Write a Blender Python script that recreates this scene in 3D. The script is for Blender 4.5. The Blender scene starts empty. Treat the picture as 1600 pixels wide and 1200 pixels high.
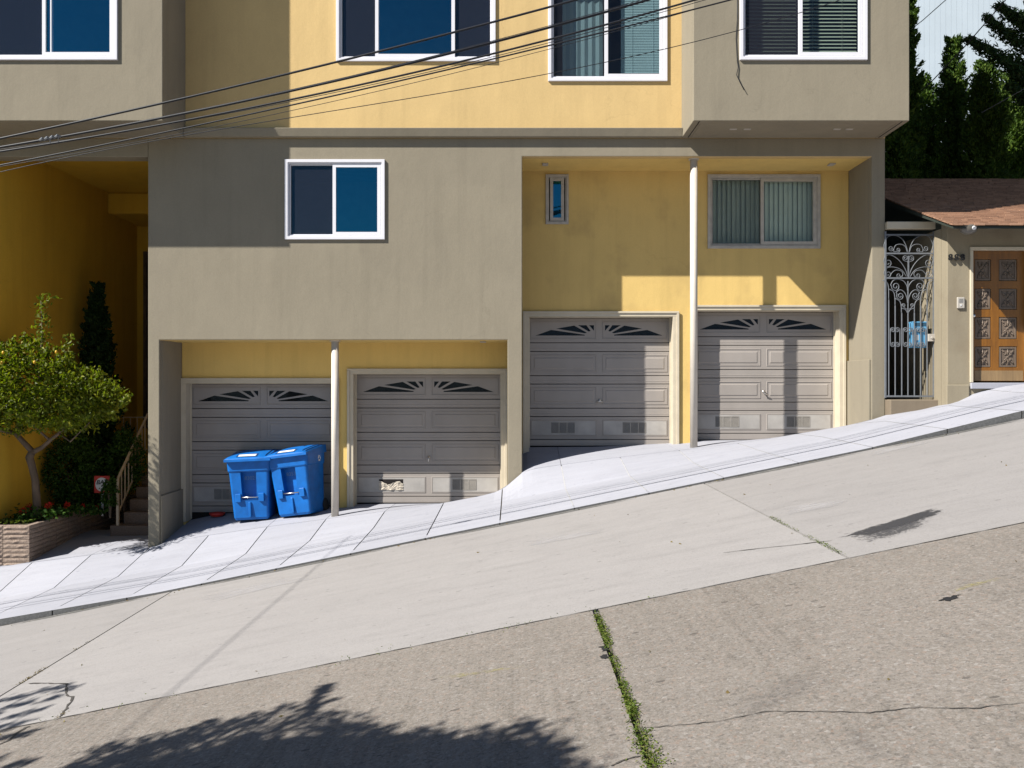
import bpy, bmesh, math, random
import numpy as np
from mathutils import Vector, Matrix, noise
from mathutils.geometry import tessellate_polygon

random.seed(7)
rng = np.random.default_rng(7)
scene = bpy.context.scene
COL = scene.collection

# ------------------------------------------------------------------ camera
F = 1406.0                       # focal length in pixels of a 1600 px wide picture
cd = bpy.data.cameras.new('camera')
cam = bpy.data.objects.new('camera', cd)
COL.objects.link(cam)
cam.location = (0, 0, 0)
cam.rotation_euler = (math.radians(90), 0, 0)
cd.sensor_fit = 'HORIZONTAL'
cd.sensor_width = 36.0
cd.lens = 36.0 * F / 1600.0
cd.clip_start = 0.05
cd.clip_end = 1000.0
scene.camera = cam

# ------------------------------------------------------------------ sky, sun, exposure
SUN = Vector((1.76, 1.0, -1.84)).normalized()     # direction the light travels
elev = math.asin(-SUN.z)
azim = math.atan2(-SUN.x, -SUN.y)                 # clockwise from +Y
world = bpy.data.worlds.new('World')
scene.world = world
world.use_nodes = True
wn = world.node_tree
wn.nodes.clear()
sky = wn.nodes.new('ShaderNodeTexSky')
sky.sky_type = 'NISHITA'
sky.sun_disc = False
sky.sun_elevation = elev
sky.sun_rotation = azim
sky.air_density = 1.0
sky.dust_density = 0.1
sky.ozone_density = 4.5
bg = wn.nodes.new('ShaderNodeBackground')
bg.inputs['Strength'].default_value = 0.05
wo = wn.nodes.new('ShaderNodeOutputWorld')
wn.links.new(sky.outputs[0], bg.inputs[0])
wn.links.new(bg.outputs[0], wo.inputs[0])
sl = bpy.data.lights.new('sun', 'SUN')
sl.energy = 5.0
sl.angle = math.radians(0.5)
sl.color = (1.0, 0.965, 0.90)
so = bpy.data.objects.new('sun', sl)
COL.objects.link(so)
so.location = (-20, -12, 22)
so.rotation_euler = SUN.to_track_quat('-Z', 'Y').to_euler()
vs = scene.view_settings
vs.view_transform = 'Standard'
vs.look = 'None'
vs.exposure = 1.07
vs.gamma = 1.0
vs.use_curve_mapping = False
scene.cycles.max_bounces = 8
scene.cycles.diffuse_bounces = 3
scene.cycles.transparent_max_bounces = 12

# ------------------------------------------------------------------ helpers
def X(px, Y): return (px - 800.0) * Y / F
def Z(py, Y): return (600.0 - py) * Y / F
def P(px, py, Y): return Vector((X(px, Y), Y, Z(py, Y)))

GR = 0.203                                       # grade of the street along X
def zr(x):
    return -1.75 + GR * max(-60.0, min(60.0, x))
def G(px, py):                                   # where a sight line meets the street plane
    Y = 1.75 * F / ((py - 600.0) + GR * (px - 800.0))
    x = X(px, Y)
    return Vector((x, Y, zr(x)))
def table(tab):
    xs = [a for a, b in tab]; ys = [b for a, b in tab]
    return lambda x: float(np.interp(x, xs, ys))
lip = table([(-12, .12), (-6.5, .09), (-4.5, .022), (4.5, .02), (6.5, .10), (12, .14)])
zw = table([(-12, -3.65), (-9, -3.02), (-8.25, -2.93), (-7.78, -2.87), (-5.87, -2.63), (-5.15, -2.47), (-4, -2.3),
            (-2.85, -2.15), (-2.0, -2.04), (-1.08, -1.91), (-.5, -1.80), (-.25, -1.735), (-.1, -1.65), (.165, -1.42), (.35, -1.36), (.6, -1.32),
            (1.5, -1.2), (2.9, -1.04), (3.5, -.97), (4.1, -.885), (5.38, -.67), (5.74, -.588), (6.0, -.5), (6.5, -.43),
            (6.9, -.33), (7.2, -.13), (7.6, -.01), (8.4, .04), (12, .7)])
zf = table([(-5.87, -2.43), (-5.15, -2.27), (-2.6, -2.10), (-.1, -2.09), (.165, -1.10), (1.5, -1.095), (2.9, -1.03),
            (3.2, -.985), (6, -.98)])
YC, YK, Y0 = 11.40, 13.3, 14.5
def zsw(x, y):
    c = zr(x) + lip(x)
    k = c + .02
    if y <= YK: return c + .02 * (y - YC) / (YK - YC)
    if y <= Y0:
        t = (y - YK) / (Y0 - YK)
        return k + (zw(x) - k) * t
    t = min(1.0, (y - Y0) / 1.25)
    if x < -5.86:
        t = min(1.0, (y - Y0) / 1.8)
        return zw(x) + (-2.69 - zw(x)) * t
    return zw(x) + (zf(x) - zw(x)) * t

# ------------------------------------------------------------------ materials
def newmat(name):
    m = bpy.data.materials.new(name)
    m.use_nodes = True
    nt = m.node_tree
    bs = nt.nodes['Principled BSDF']
    return m, nt, bs
def nd(nt, typ, **kw):
    n = nt.nodes.new(typ)
    for k, v in kw.items():
        if k.startswith('i_'):
            key = k[2:]
            key = int(key) if key.isdigit() else key.replace('_', ' ')
            n.inputs[key].default_value = v
        else:
            setattr(n, k, v)
    return n
def c4(c): return (c[0], c[1], c[2], 1.0)
def pos(nt, scale=(1, 1, 1)):
    g = nd(nt, 'ShaderNodeNewGeometry')
    if tuple(scale) == (1, 1, 1): return g.outputs['Position']
    v = nd(nt, 'ShaderNodeVectorMath', operation='MULTIPLY')
    v.inputs[1].default_value = scale
    nt.links.new(g.outputs['Position'], v.inputs[0])
    return v.outputs[0]
def noi(nt, vec, scale, detail=4.0, rough=.55):
    n = nd(nt, 'ShaderNodeTexNoise')
    n.inputs['Scale'].default_value = scale
    n.inputs['Detail'].default_value = detail
    n.inputs['Roughness'].default_value = rough
    nt.links.new(vec, n.inputs['Vector'])
    return n.outputs['Fac']
def ramp(nt, fac, stops, interp='LINEAR'):
    r = nd(nt, 'ShaderNodeValToRGB')
    r.color_ramp.interpolation = interp
    e = r.color_ramp.elements
    while len(e) > 1: e.remove(e[-1])
    e[0].position = stops[0][0]; e[0].color = c4(stops[0][1])
    for p, c in stops[1:]:
        q = e.new(p); q.color = c4(c)
    nt.links.new(fac, r.inputs[0])
    return r.outputs[0]
def mix(nt, fac, a, b, blend='MIX'):
    m = nd(nt, 'ShaderNodeMix', data_type='RGBA', blend_type=blend)
    if isinstance(fac, (int, float)): m.inputs[0].default_value = fac
    else: nt.links.new(fac, m.inputs[0])
    for s, v in ((6, a), (7, b)):
        if isinstance(v, (tuple, list)): m.inputs[s].default_value = c4(v)
        else: nt.links.new(v, m.inputs[s])
    return m.outputs[2]
def bump(nt, bs, h, strength=.3, dist=.01, prev=None):
    b = nd(nt, 'ShaderNodeBump')
    b.inputs['Strength'].default_value = strength
    b.inputs['Distance'].default_value = dist
    nt.links.new(h, b.inputs['Height'])
    if prev is not None: nt.links.new(prev, b.inputs['Normal'])
    nt.links.new(b.outputs[0], bs.inputs['Normal'])
    return b.outputs[0]
def sc(c, k): return tuple(max(0.0, min(1.0, v * k)) for v in c)

def plain(name, col, rough=.6, var=.10, vscale=4.0, bscale=0, bstr=.2, bdist=.004, spec=.4, metal=0.0, vec=(1, 1, 1)):
    m, nt, bs = newmat(name)
    p = pos(nt, vec)
    n = noi(nt, p, vscale, 5)
    nt.links.new(ramp(nt, n, [(.3, sc(col, 1 - var)), (.7, sc(col, 1 + var))]), bs.inputs['Base Color'])
    bs.inputs['Roughness'].default_value = rough
    bs.inputs['Specular IOR Level'].default_value = spec
    bs.inputs['Metallic'].default_value = metal
    if bscale: bump(nt, bs, noi(nt, p, bscale, 4), bstr, bdist)
    return m

def stucco(name, col, stain=None):
    m, nt, bs = newmat(name)
    p = pos(nt)
    big = noi(nt, p, .9, 5, .6)
    med = noi(nt, pos(nt, (1, 1, .45)), 3.2, 5, .6)
    fine = noi(nt, p, 55, 3, .6)
    c = ramp(nt, big, [(.3, sc(col, .93)), (.72, sc(col, 1.06))])
    c = mix(nt, .35, c, ramp(nt, med, [(.3, sc(col, .86)), (.7, sc(col, 1.1))]))
    c = mix(nt, .2, c, ramp(nt, fine, [(.3, sc(col, .8)), (.7, sc(col, 1.15))]))
    dr = noi(nt, pos(nt, (5, 5, .28)), 1.3, 5, .6)
    c = mix(nt, .28, c, ramp(nt, dr, [(.34, (.80, .80, .80)), (.5, (1, 1, 1)), (.75, (1.0, 1.0, 1.0))]), 'MULTIPLY')
    if stain:
        s = noi(nt, pos(nt, (1, 1, .8)), 1.5, 4, .55)
        f = ramp(nt, s, [(.56, (0, 0, 0)), (.74, (.5, .5, .5))])
        c = mix(nt, f, c, stain)
    wv = nd(nt, 'ShaderNodeVectorMath', operation='ADD')
    ns = nd(nt, 'ShaderNodeTexNoise'); ns.inputs['Scale'].default_value = 2.5; ns.inputs['Detail'].default_value = 5
    nt.links.new(p, ns.inputs['Vector']); nt.links.new(p, wv.inputs[0]); nt.links.new(ns.outputs['Color'], wv.inputs[1])
    ce = nd(nt, 'ShaderNodeTexVoronoi', feature='DISTANCE_TO_EDGE'); ce.inputs['Scale'].default_value = .42
    nt.links.new(wv.outputs[0], ce.inputs['Vector'])
    line = ramp(nt, ce.outputs['Distance'], [(.0, (.16, .16, .16)), (.0045, (0, 0, 0))])
    gate_ = ramp(nt, noi(nt, p, .7, 2), [(.52, (0, 0, 0)), (.58, (1, 1, 1))])
    c = mix(nt, mix(nt, 1.0, line, gate_, 'MULTIPLY'), c, sc(col, .35))
    pt = noi(nt, pos(nt, (.8, .8, 1)), .38, 1, .3)            # large repaint patches with fairly crisp borders
    c = mix(nt, 1.0, c, ramp(nt, pt, [(.50, (1, 1, 1)), (.515, (.965, .965, .97))]), 'MULTIPLY')
    nt.links.new(c, bs.inputs['Base Color'])
    bs.inputs['Roughness'].default_value = .88
    bs.inputs['Specular IOR Level'].default_value = .2
    n1 = bump(nt, bs, noi(nt, pos(nt, (1, 1, .7)), 5.0, 4, .55), .22, .02)
    bump(nt, bs, noi(nt, p, 42, 5, .65), .32, .006, n1)
    return m

M = {}
M['grey'] = stucco('grey_stucco', (.222, .193, .142))
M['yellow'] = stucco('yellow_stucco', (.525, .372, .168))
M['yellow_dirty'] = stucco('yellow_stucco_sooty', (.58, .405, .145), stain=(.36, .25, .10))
M['yellow_bounce'] = stucco('yellow_bounce_stucco', (.64, .45, .15))  # wall yellow made brighter, light bounced off the sidewalk put into the colour
M['sillstain'] = stucco('stained_sill_stucco', (.175, .14, .10), stain=(.09, .07, .05))
M['gold'] = stucco('gold_stucco', (.60, .375, .045))
M['tan'] = stucco('tan_stucco', (.235, .20, .14), stain=(.17, .13, .085))
M['trim'] = plain('cream_trim_paint', (.46, .40, .30), .5, .06, 6, 60, .1)
M['col'] = plain('cream_post_paint', (.50, .45, .385), .45, .06, 5, 50, .1)
M['vinyl'] = plain('white_vinyl', (.60, .59, .62), .35, .02, 3)
M['oldvinyl'] = plain('dull_aluminium_frame', (.36, .33, .29), .5, .14, 9, 70, .1)
M['door'] = plain('taupe_door_paint', (.265, .236, .212), .5, .07, 2.2, 90, .06, .002, vec=(1, 1, .6))
M['doorgap'] = plain('door_joint_shadow_gap', (.02, .018, .017), .9, .1, spec=.1)
M['primer'] = plain('pale_primer_panel', (.31, .29, .268), .6, .16, 3.2)
M['vent'] = plain('vent_louvre_paint', (.24, .22, .195), .5, .1, 10)
M['torn'] = plain('torn_insulation', (.42, .37, .30), .9, .35, 30, 60, .5, .01)
M['metal'] = plain('chrome_handle', (.6, .58, .55), .3, .1, 8, metal=1.0)
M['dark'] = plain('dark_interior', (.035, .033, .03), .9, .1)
M['room'] = plain('room_plaster', (.22, .20, .18), .9, .1)
M['screen'] = None
M['blind'] = plain('blind_slats', (.16, .185, .14), .6, .05)
M['vblind'] = plain('vertical_blind_cloth', (.44, .49, .39), .7, .06)
M['curtain'] = plain('pale_curtain', (.15, .225, .24), .8, .05)
M['iron'] = plain('grey_painted_iron', (.12, .128, .14), .5, .12, 20)
M['cable'] = plain('black_cable', (.010, .011, .015), .5, .2, 10, spec=.3)
M['bluebin'] = plain('blue_bin_plastic', (.0, .10, .36), .5, .17, 7, 120, .08, .001, spec=.35)
M['bluedark'] = plain('dark_blue_plastic', (.004, .028, .11), .5, .1)
M['label_white'] = plain('white_label', (.58, .58, .58), .5, .03)
M['faint'] = plain('faded_white_print', (.10, .19, .32), .6, .1)
M['rubber'] = plain('black_rubber', (.02, .02, .02), .7, .1)
M['red'] = plain('red_plastic', (.45, .03, .02), .5, .1)
M['black'] = plain('black_paint', (.012, .012, .012), .5, .1)
M['mailbox'] = plain('light_blue_mailbox_paint', (.10, .29, .47), .5, .1, 8)
M['slot'] = plain('mailbox_slot', (.02, .07, .12), .6, .1)
M['bark'] = plain('bark', (.105, .075, .052), .9, .3, 12, 40, .6, .01, vec=(1, 1, .35))
M['soil'] = plain('soil', (.05, .04, .025), .95, .4, 20, 40, .8, .02)
M['palejoint'] = plain('pale_joint_mortar', (.34, .335, .335), .9, .1, 8)
M['soil_joint'] = plain('joint_dirt', (.07, .06, .045), .95, .3, 20)
M['step'] = plain('exposed_aggregate_step', (.13, .092, .07), .9, .35, 60, 90, .5, .005)
M['rail'] = plain('beige_rail_paint', (.40, .31, .21), .5, .1, 10)
M['fascia_gable_shade'] = plain('dark_green_fascia_gable_shade', (.022, .028, .022), .7, .15)  # roof edge colour; on the gable the dark tone stands for shade
M['bluewall'] = plain('pale_blue_siding', (.44, .50, .55), .8, .05, .8)
M['asphaltdark'] = plain('tar', (.009, .009, .010), .8, .2, 20)
M['lampglass'] = plain('frosted_lamp_glass', (.10, .09, .075), .3, .1, 10, spec=.6)
M['pole'] = plain('weathered_pole_wood', (.12, .09, .065), .9, .25, 4, vec=(6, 6, .4))
M['terrain'] = plain('bare_terrain', (.13, .115, .08), .95, .3, .5)

def glass(name, tint, ior=1.9, clear=(.72, .80, .82)):
    m, nt, bs = newmat(name)
    nt.nodes.remove(bs)
    out = nt.nodes['Material Output']
    tr = nd(nt, 'ShaderNodeBsdfTransparent'); tr.inputs[0].default_value = c4(clear)
    gl = nd(nt, 'ShaderNodeBsdfGlossy'); gl.inputs['Color'].default_value = c4(tint); gl.inputs['Roughness'].default_value = .012
    lw = nd(nt, 'ShaderNodeLayerWeight'); lw.inputs['Blend'].default_value = .5      # Schlick reflectance of a thin pane, the same from both sides
    pw = nd(nt, 'ShaderNodeMath', operation='POWER'); pw.inputs[1].default_value = 5.0; nt.links.new(lw.outputs['Facing'], pw.inputs[0])
    f0 = ((ior - 1) / (ior + 1)) ** 2
    fr = nd(nt, 'ShaderNodeMath', operation='MULTIPLY_ADD'); fr.inputs[1].default_value = 1 - f0; fr.inputs[2].default_value = f0
    nt.links.new(pw.outputs[0], fr.inputs[0])
    b = nd(nt, 'ShaderNodeBump'); b.inputs['Strength'].default_value = .05; b.inputs['Distance'].default_value = .02
    nt.links.new(noi(nt, pos(nt), 1.6, 1), b.inputs['Height'])
    nt.links.new(b.outputs[0], gl.inputs['Normal'])
    mx = nd(nt, 'ShaderNodeMixShader')
    nt.links.new(fr.outputs[0], mx.inputs[0]); nt.links.new(tr.outputs[0], mx.inputs[1]); nt.links.new(gl.outputs[0], mx.inputs[2])
    nt.links.new(mx.outputs[0], out.inputs[0])
    return m
M['glass'] = glass('window_glass', (.07, .68, 1.0), 2.35)
M['clearglass'] = glass('plain_window_glass', (.6, .8, 1.0), 1.42, (.90, .95, .96))
M['fanglass'] = glass('fan_light_glass', (.4, .6, 1.0), 1.25)
m, nt, bs = newmat('insect_screen')
tr = nd(nt, 'ShaderNodeBsdfTransparent')
bs.inputs['Base Color'].default_value = (.022, .024, .034, 1); bs.inputs['Roughness'].default_value = 1.0; bs.inputs['Specular IOR Level'].default_value = 0.0
mx = nd(nt, 'ShaderNodeMixShader'); mx.inputs[0].default_value = .55
nt.links.new(tr.outputs[0], mx.inputs[1]); nt.links.new(bs.outputs[0], mx.inputs[2])
nt.links.new(mx.outputs[0], nt.nodes['Material Output'].inputs[0])
M['screen'] = m
M['lightscreen'] = m.copy(); M['lightscreen'].name = 'fine_insect_screen'
[n_ for n_ in M['lightscreen'].node_tree.nodes if n_.type == 'MIX_SHADER'][0].inputs[0].default_value = .28

def concrete(name, col, speck, sscale, sstr, streak=.3, bstr=.25, bscale=80, grime=.15, pits=.0, broom=.0, patch=.12):
    m, nt, bs = newmat(name)
    p = pos(nt)
    oi = nd(nt, 'ShaderNodeObjectInfo')
    big = noi(nt, p, .55, 5, .6)
    st = noi(nt, pos(nt, (.22, 2.2, 1)), 2.4, 7, .7)
    c = ramp(nt, big, [(.3, sc(col, 1 - grime)), (.7, sc(col, 1 + grime * .7))])
    c = mix(nt, streak, c, ramp(nt, st, [(.28, sc(col, .66)), (.45, sc(col, .95)), (.58, sc(col, 1.04)), (.78, sc(col, 1.25))]))
    med = noi(nt, pos(nt, (.7, 1.2, 1)), 3.1, 8, .72)
    c = mix(nt, .8, c, ramp(nt, med, [(.30, (1 - 2 * patch,) * 3), (.5, (1, 1, 1)), (.7, (1, 1, 1))]), 'MULTIPLY')
    if broom:
        br = noi(nt, pos(nt, (7, .12, 1)), 3.0, 5, .65)
        msk = ramp(nt, noi(nt, p, .8, 3), [(.42, (0, 0, 0)), (.56, (broom,) * 3)])
        c = mix(nt, msk, c, mix(nt, 1.0, c, ramp(nt, br, [(.35, (.55, .54, .53)), (.6, (1.08, 1.08, 1.08))]), 'MULTIPLY'))
    for k, (ss, w) in enumerate(((sscale, 1.0), (sscale * 2.3, .6))):
        vo = nd(nt, 'ShaderNodeTexVoronoi'); vo.inputs['Scale'].default_value = ss
        nt.links.new(p, vo.inputs['Vector'])
        sep = nd(nt, 'ShaderNodeSeparateColor'); nt.links.new(vo.outputs['Color'], sep.inputs[0])
        c = mix(nt, sstr * w, c, ramp(nt, sep.outputs[k], speck))
    if pits:
        vo = nd(nt, 'ShaderNodeTexVoronoi'); vo.inputs['Scale'].default_value = 9.0
        nt.links.new(pos(nt, (.7, 1.3, 1)), vo.inputs['Vector'])
        sep = nd(nt, 'ShaderNodeSeparateColor'); nt.links.new(vo.outputs['Color'], sep.inputs[0])
        rad = nd(nt, 'ShaderNodeMath', operation='MULTIPLY_ADD'); rad.inputs[1].default_value = .34; rad.inputs[2].default_value = -.16
        nt.links.new(sep.outputs[0], rad.inputs[0])
        lt = nd(nt, 'ShaderNodeMath', operation='LESS_THAN'); nt.links.new(vo.outputs['Distance'], lt.inputs[0]); nt.links.new(rad.outputs[0], lt.inputs[1])
        ml = nd(nt, 'ShaderNodeMath', operation='MULTIPLY'); ml.inputs[1].default_value = pits
        nt.links.new(lt.outputs[0], ml.inputs[0])
        c = mix(nt, ml.outputs[0], c, sc(col, .35))
    tone = nd(nt, 'ShaderNodeMapRange'); tone.inputs[3].default_value = .95; tone.inputs[4].default_value = 1.04
    nt.links.new(oi.outputs['Random'], tone.inputs[0])
    vm = nd(nt, 'ShaderNodeVectorMath', operation='SCALE'); nt.links.new(c, vm.inputs[0]); nt.links.new(tone.outputs[0], vm.inputs['Scale'])
    nt.links.new(vm.outputs[0], bs.inputs['Base Color'])
    bs.inputs['Roughness'].default_value = .9
    bs.inputs['Specular IOR Level'].default_value = .25
    n1 = bump(nt, bs, noi(nt, pos(nt, (.5, 1.5, 1)), 9, 4, .6), .12, .02)
    bump(nt, bs, noi(nt, p, bscale, 4, .65), bstr, .006, n1)
    return m
M['sidewalk'] = concrete('pale_sidewalk_concrete', (.284, .286, .318), [(.0, (.23, .23, .255)), (1, (.335, .335, .37))], 110, .18, .42, .12, 70, .05, .35, patch=.07)
M['lane'] = concrete('smooth_lane_concrete', (.228, .214, .206), [(.0, (.11, .10, .095)), (.2, (.20, .19, .183)), (1, (.262, .248, .24))], 100, .28, .5, .25, 80, .08, .45, patch=.10)
M['road'] = concrete('worn_aggregate_concrete', (.174, .152, .135),
                     [(.0, (.05, .047, .043)), (.12, (.098, .087, .074)), (.3, (.142, .125, .104)), (.6, (.162, .144, .124)), (.85, (.205, .19, .175)), (.93, (.19, .13, .095)), (1, (.29, .28, .265))],
                     58, .52, .36, .55, 60, .15, .7, 1.0, .18)
M['curbface'] = concrete('grimy_curb_face', (.10, .10, .10), [(.0, (.05, .05, .05)), (1, (.15, .15, .15))], 60, .4, .4, .3, 60, .2)

def leafmat(name, cols, trans=.35, rough=.5, spec=.4):
    m, nt, bs = newmat(name)
    g = nd(nt, 'ShaderNodeNewGeometry')
    n = len(cols)
    c = ramp(nt, g.outputs['Random Per Island'], [((i + .5) / n, k) for i, k in enumerate(cols)])
    nt.links.new(c, bs.inputs['Base Color'])
    bs.inputs['Roughness'].default_value = rough
    bs.inputs['Specular IOR Level'].default_value = spec
    tl = nd(nt, 'ShaderNodeBsdfTranslucent')
    nt.links.new(mix(nt, 1.0, c, (1.0, 1.25, .45), 'MULTIPLY'), tl.inputs[0])
    mx = nd(nt, 'ShaderNodeMixShader'); mx.inputs[0].default_value = trans
    nt.links.new(bs.outputs[0], mx.inputs[1]); nt.links.new(tl.outputs[0], mx.inputs[2])
    nt.links.new(mx.outputs[0], nt.nodes['Material Output'].inputs[0])
    return m
M['lemonleaf'] = leafmat('citrus_leaf', [(.09, .115, .006), (.15, .175, .008), (.05, .075, .006), (.24, .23, .012), (.11, .14, .009)], .45, .5, .28)
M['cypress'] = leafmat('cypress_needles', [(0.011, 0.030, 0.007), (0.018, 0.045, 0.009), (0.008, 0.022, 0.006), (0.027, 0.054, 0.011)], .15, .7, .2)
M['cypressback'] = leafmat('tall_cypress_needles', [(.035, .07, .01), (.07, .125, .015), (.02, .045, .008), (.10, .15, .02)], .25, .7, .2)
M['bush'] = leafmat('shrub_leaf', [(.03, .07, .01), (.05, .10, .012), (.02, .05, .008)], .25, .6, .2)
M['weed'] = leafmat('weed_leaf', [(0.072, 0.115, 0.014), (0.115, 0.151, 0.022), (0.144, 0.144, 0.036), (0.050, 0.086, 0.011)], .3, .6, .2)
M['dryweed'] = leafmat('dry_weed', [(0.158, 0.108, 0.043), (0.180, 0.144, 0.065), (0.086, 0.065, 0.029)], .2, .8, .1)
M['street_leaf'] = leafmat('street_tree_leaf', [(.03, .06, .015), (.045, .08, .018)], .15, .6, .2)
M['petal'] = leafmat('red_petal', [(.45, .02, .015), (.55, .05, .02), (.35, .015, .01)], .25, .6, .2)
M['fruit'] = plain('citrus_rind', (.50, .29, .015), .45, .1, 20, 60, .2, .003)

# split-face block
m, nt, bs = newmat('split_face_block')
p = pos(nt)
c = ramp(nt, noi(nt, p, 26, 5, .7), [(.3, (.12, .074, .053)), (.5, (.24, .165, .122)), (.7, (.32, .25, .195))])
c = mix(nt, .45, c, ramp(nt, noi(nt, p, 90, 3, .7), [(.35, (.10, .07, .056)), (.65, (.35, .295, .24))]))
nt.links.new(c, bs.inputs['Base Color']); bs.inputs['Roughness'].default_value = .95
bump(nt, bs, noi(nt, p, 45, 5, .7), .8, .012)
M['block'] = m
# varnished wood
def wood(name, a, b, rough=.38):
    m, nt, bs = newmat(name)
    n = noi(nt, pos(nt, (9, 9, .8)), 4, 6, .65)
    c = ramp(nt, n, [(.3, a), (.7, b)])
    c = mix(nt, .4, c, ramp(nt, noi(nt, pos(nt, (1, 1, .5)), 2.2, 4), [(.35, sc(a, .7)), (.65, b)]))
    nt.links.new(c, bs.inputs['Base Color']); bs.inputs['Roughness'].default_value = rough
    bump(nt, bs, n, .15, .003)
    return m
M['wood'] = wood('orange_varnished_wood', (.12, .045, .004), (.23, .09, .008))
M['carved'] = wood('grey_weathered_carving', (.085, .06, .042), (.16, .118, .085), .7)
M['kick'] = wood('worn_bottom_rail', (.16, .10, .047), (.26, .17, .08), .6)
# shingles
m, nt, bs = newmat('red_brown_shingle')
g = nd(nt, 'ShaderNodeNewGeometry')
c = ramp(nt, g.outputs['Random Per Island'], [(.1, (.13, .066, .038)), (.5, (.19, .098, .056)), (.9, (.25, .135, .08))])
c = mix(nt, .3, c, ramp(nt, noi(nt, pos(nt), 120, 3, .7), [(.3, (.10, .05, .03)), (.7, (.5, .3, .2))]))
nt.links.new(c, bs.inputs['Base Color']); bs.inputs['Roughness'].default_value = .95
M['shingle'] = m

def decalmat(name, col, lo=.42, hi=.60, scale=26, amount=.9, vec=(.6, 1.6, 1)):
    m, nt, bs = newmat(name)
    at = nd(nt, 'ShaderNodeAttribute', attribute_name='edge')
    n = noi(nt, pos(nt, vec), scale, 6, .75)
    s = nd(nt, 'ShaderNodeMath', operation='MULTIPLY_ADD'); s.inputs[1].default_value = .45; s.inputs[2].default_value = -.22
    nt.links.new(at.outputs['Fac'], s.inputs[0])
    a = nd(nt, 'ShaderNodeMath', operation='ADD'); nt.links.new(n, a.inputs[0]); nt.links.new(s.outputs[0], a.inputs[1])
    mr = nd(nt, 'ShaderNodeMapRange'); mr.inputs[1].default_value = lo; mr.inputs[2].default_value = hi; mr.inputs[4].default_value = amount
    nt.links.new(a.outputs[0], mr.inputs[0])
    tr = nd(nt, 'ShaderNodeBsdfTransparent'); mx = nd(nt, 'ShaderNodeMixShader')
    bs.inputs['Base Color'].default_value = c4(col); bs.inputs['Roughness'].default_value = .9
    nt.links.new(mr.outputs[0], mx.inputs[0]); nt.links.new(tr.outputs[0], mx.inputs[1]); nt.links.new(bs.outputs[0], mx.inputs[2])
    nt.links.new(mx.outputs[0], nt.nodes['Material Output'].inputs[0])
    return m
M['stain'] = decalmat('oil_stain', (.024, .023, .025), .53, .62, 34, .93, (.3, 1.8, 1))
M['speckstain'] = decalmat('speckled_stain', (.045, .043, .045), .66, .72, 48, .85, (.5, 1.4, 1))
M['scuff'] = decalmat('pale_scuff', (.33, .315, .312), .45, .75, 14, .6, (.25, 2, 1))
M['smudge'] = decalmat('grey_smudge', (.10, .092, .088), .55, .95, 18, .35, (.3, 2, 1))
M['yellowpaint'] = decalmat('worn_yellow_paint', (.30, .26, .07), .68, .84, 40, .5)
M['grime'] = decalmat('curb_grime', (.10, .098, .09), .46, .72, 22, .75, (.4, 2, 1))
M['crackdark'] = plain('crack_void', (.045, .04, .035), .95, .2, 20)

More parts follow.
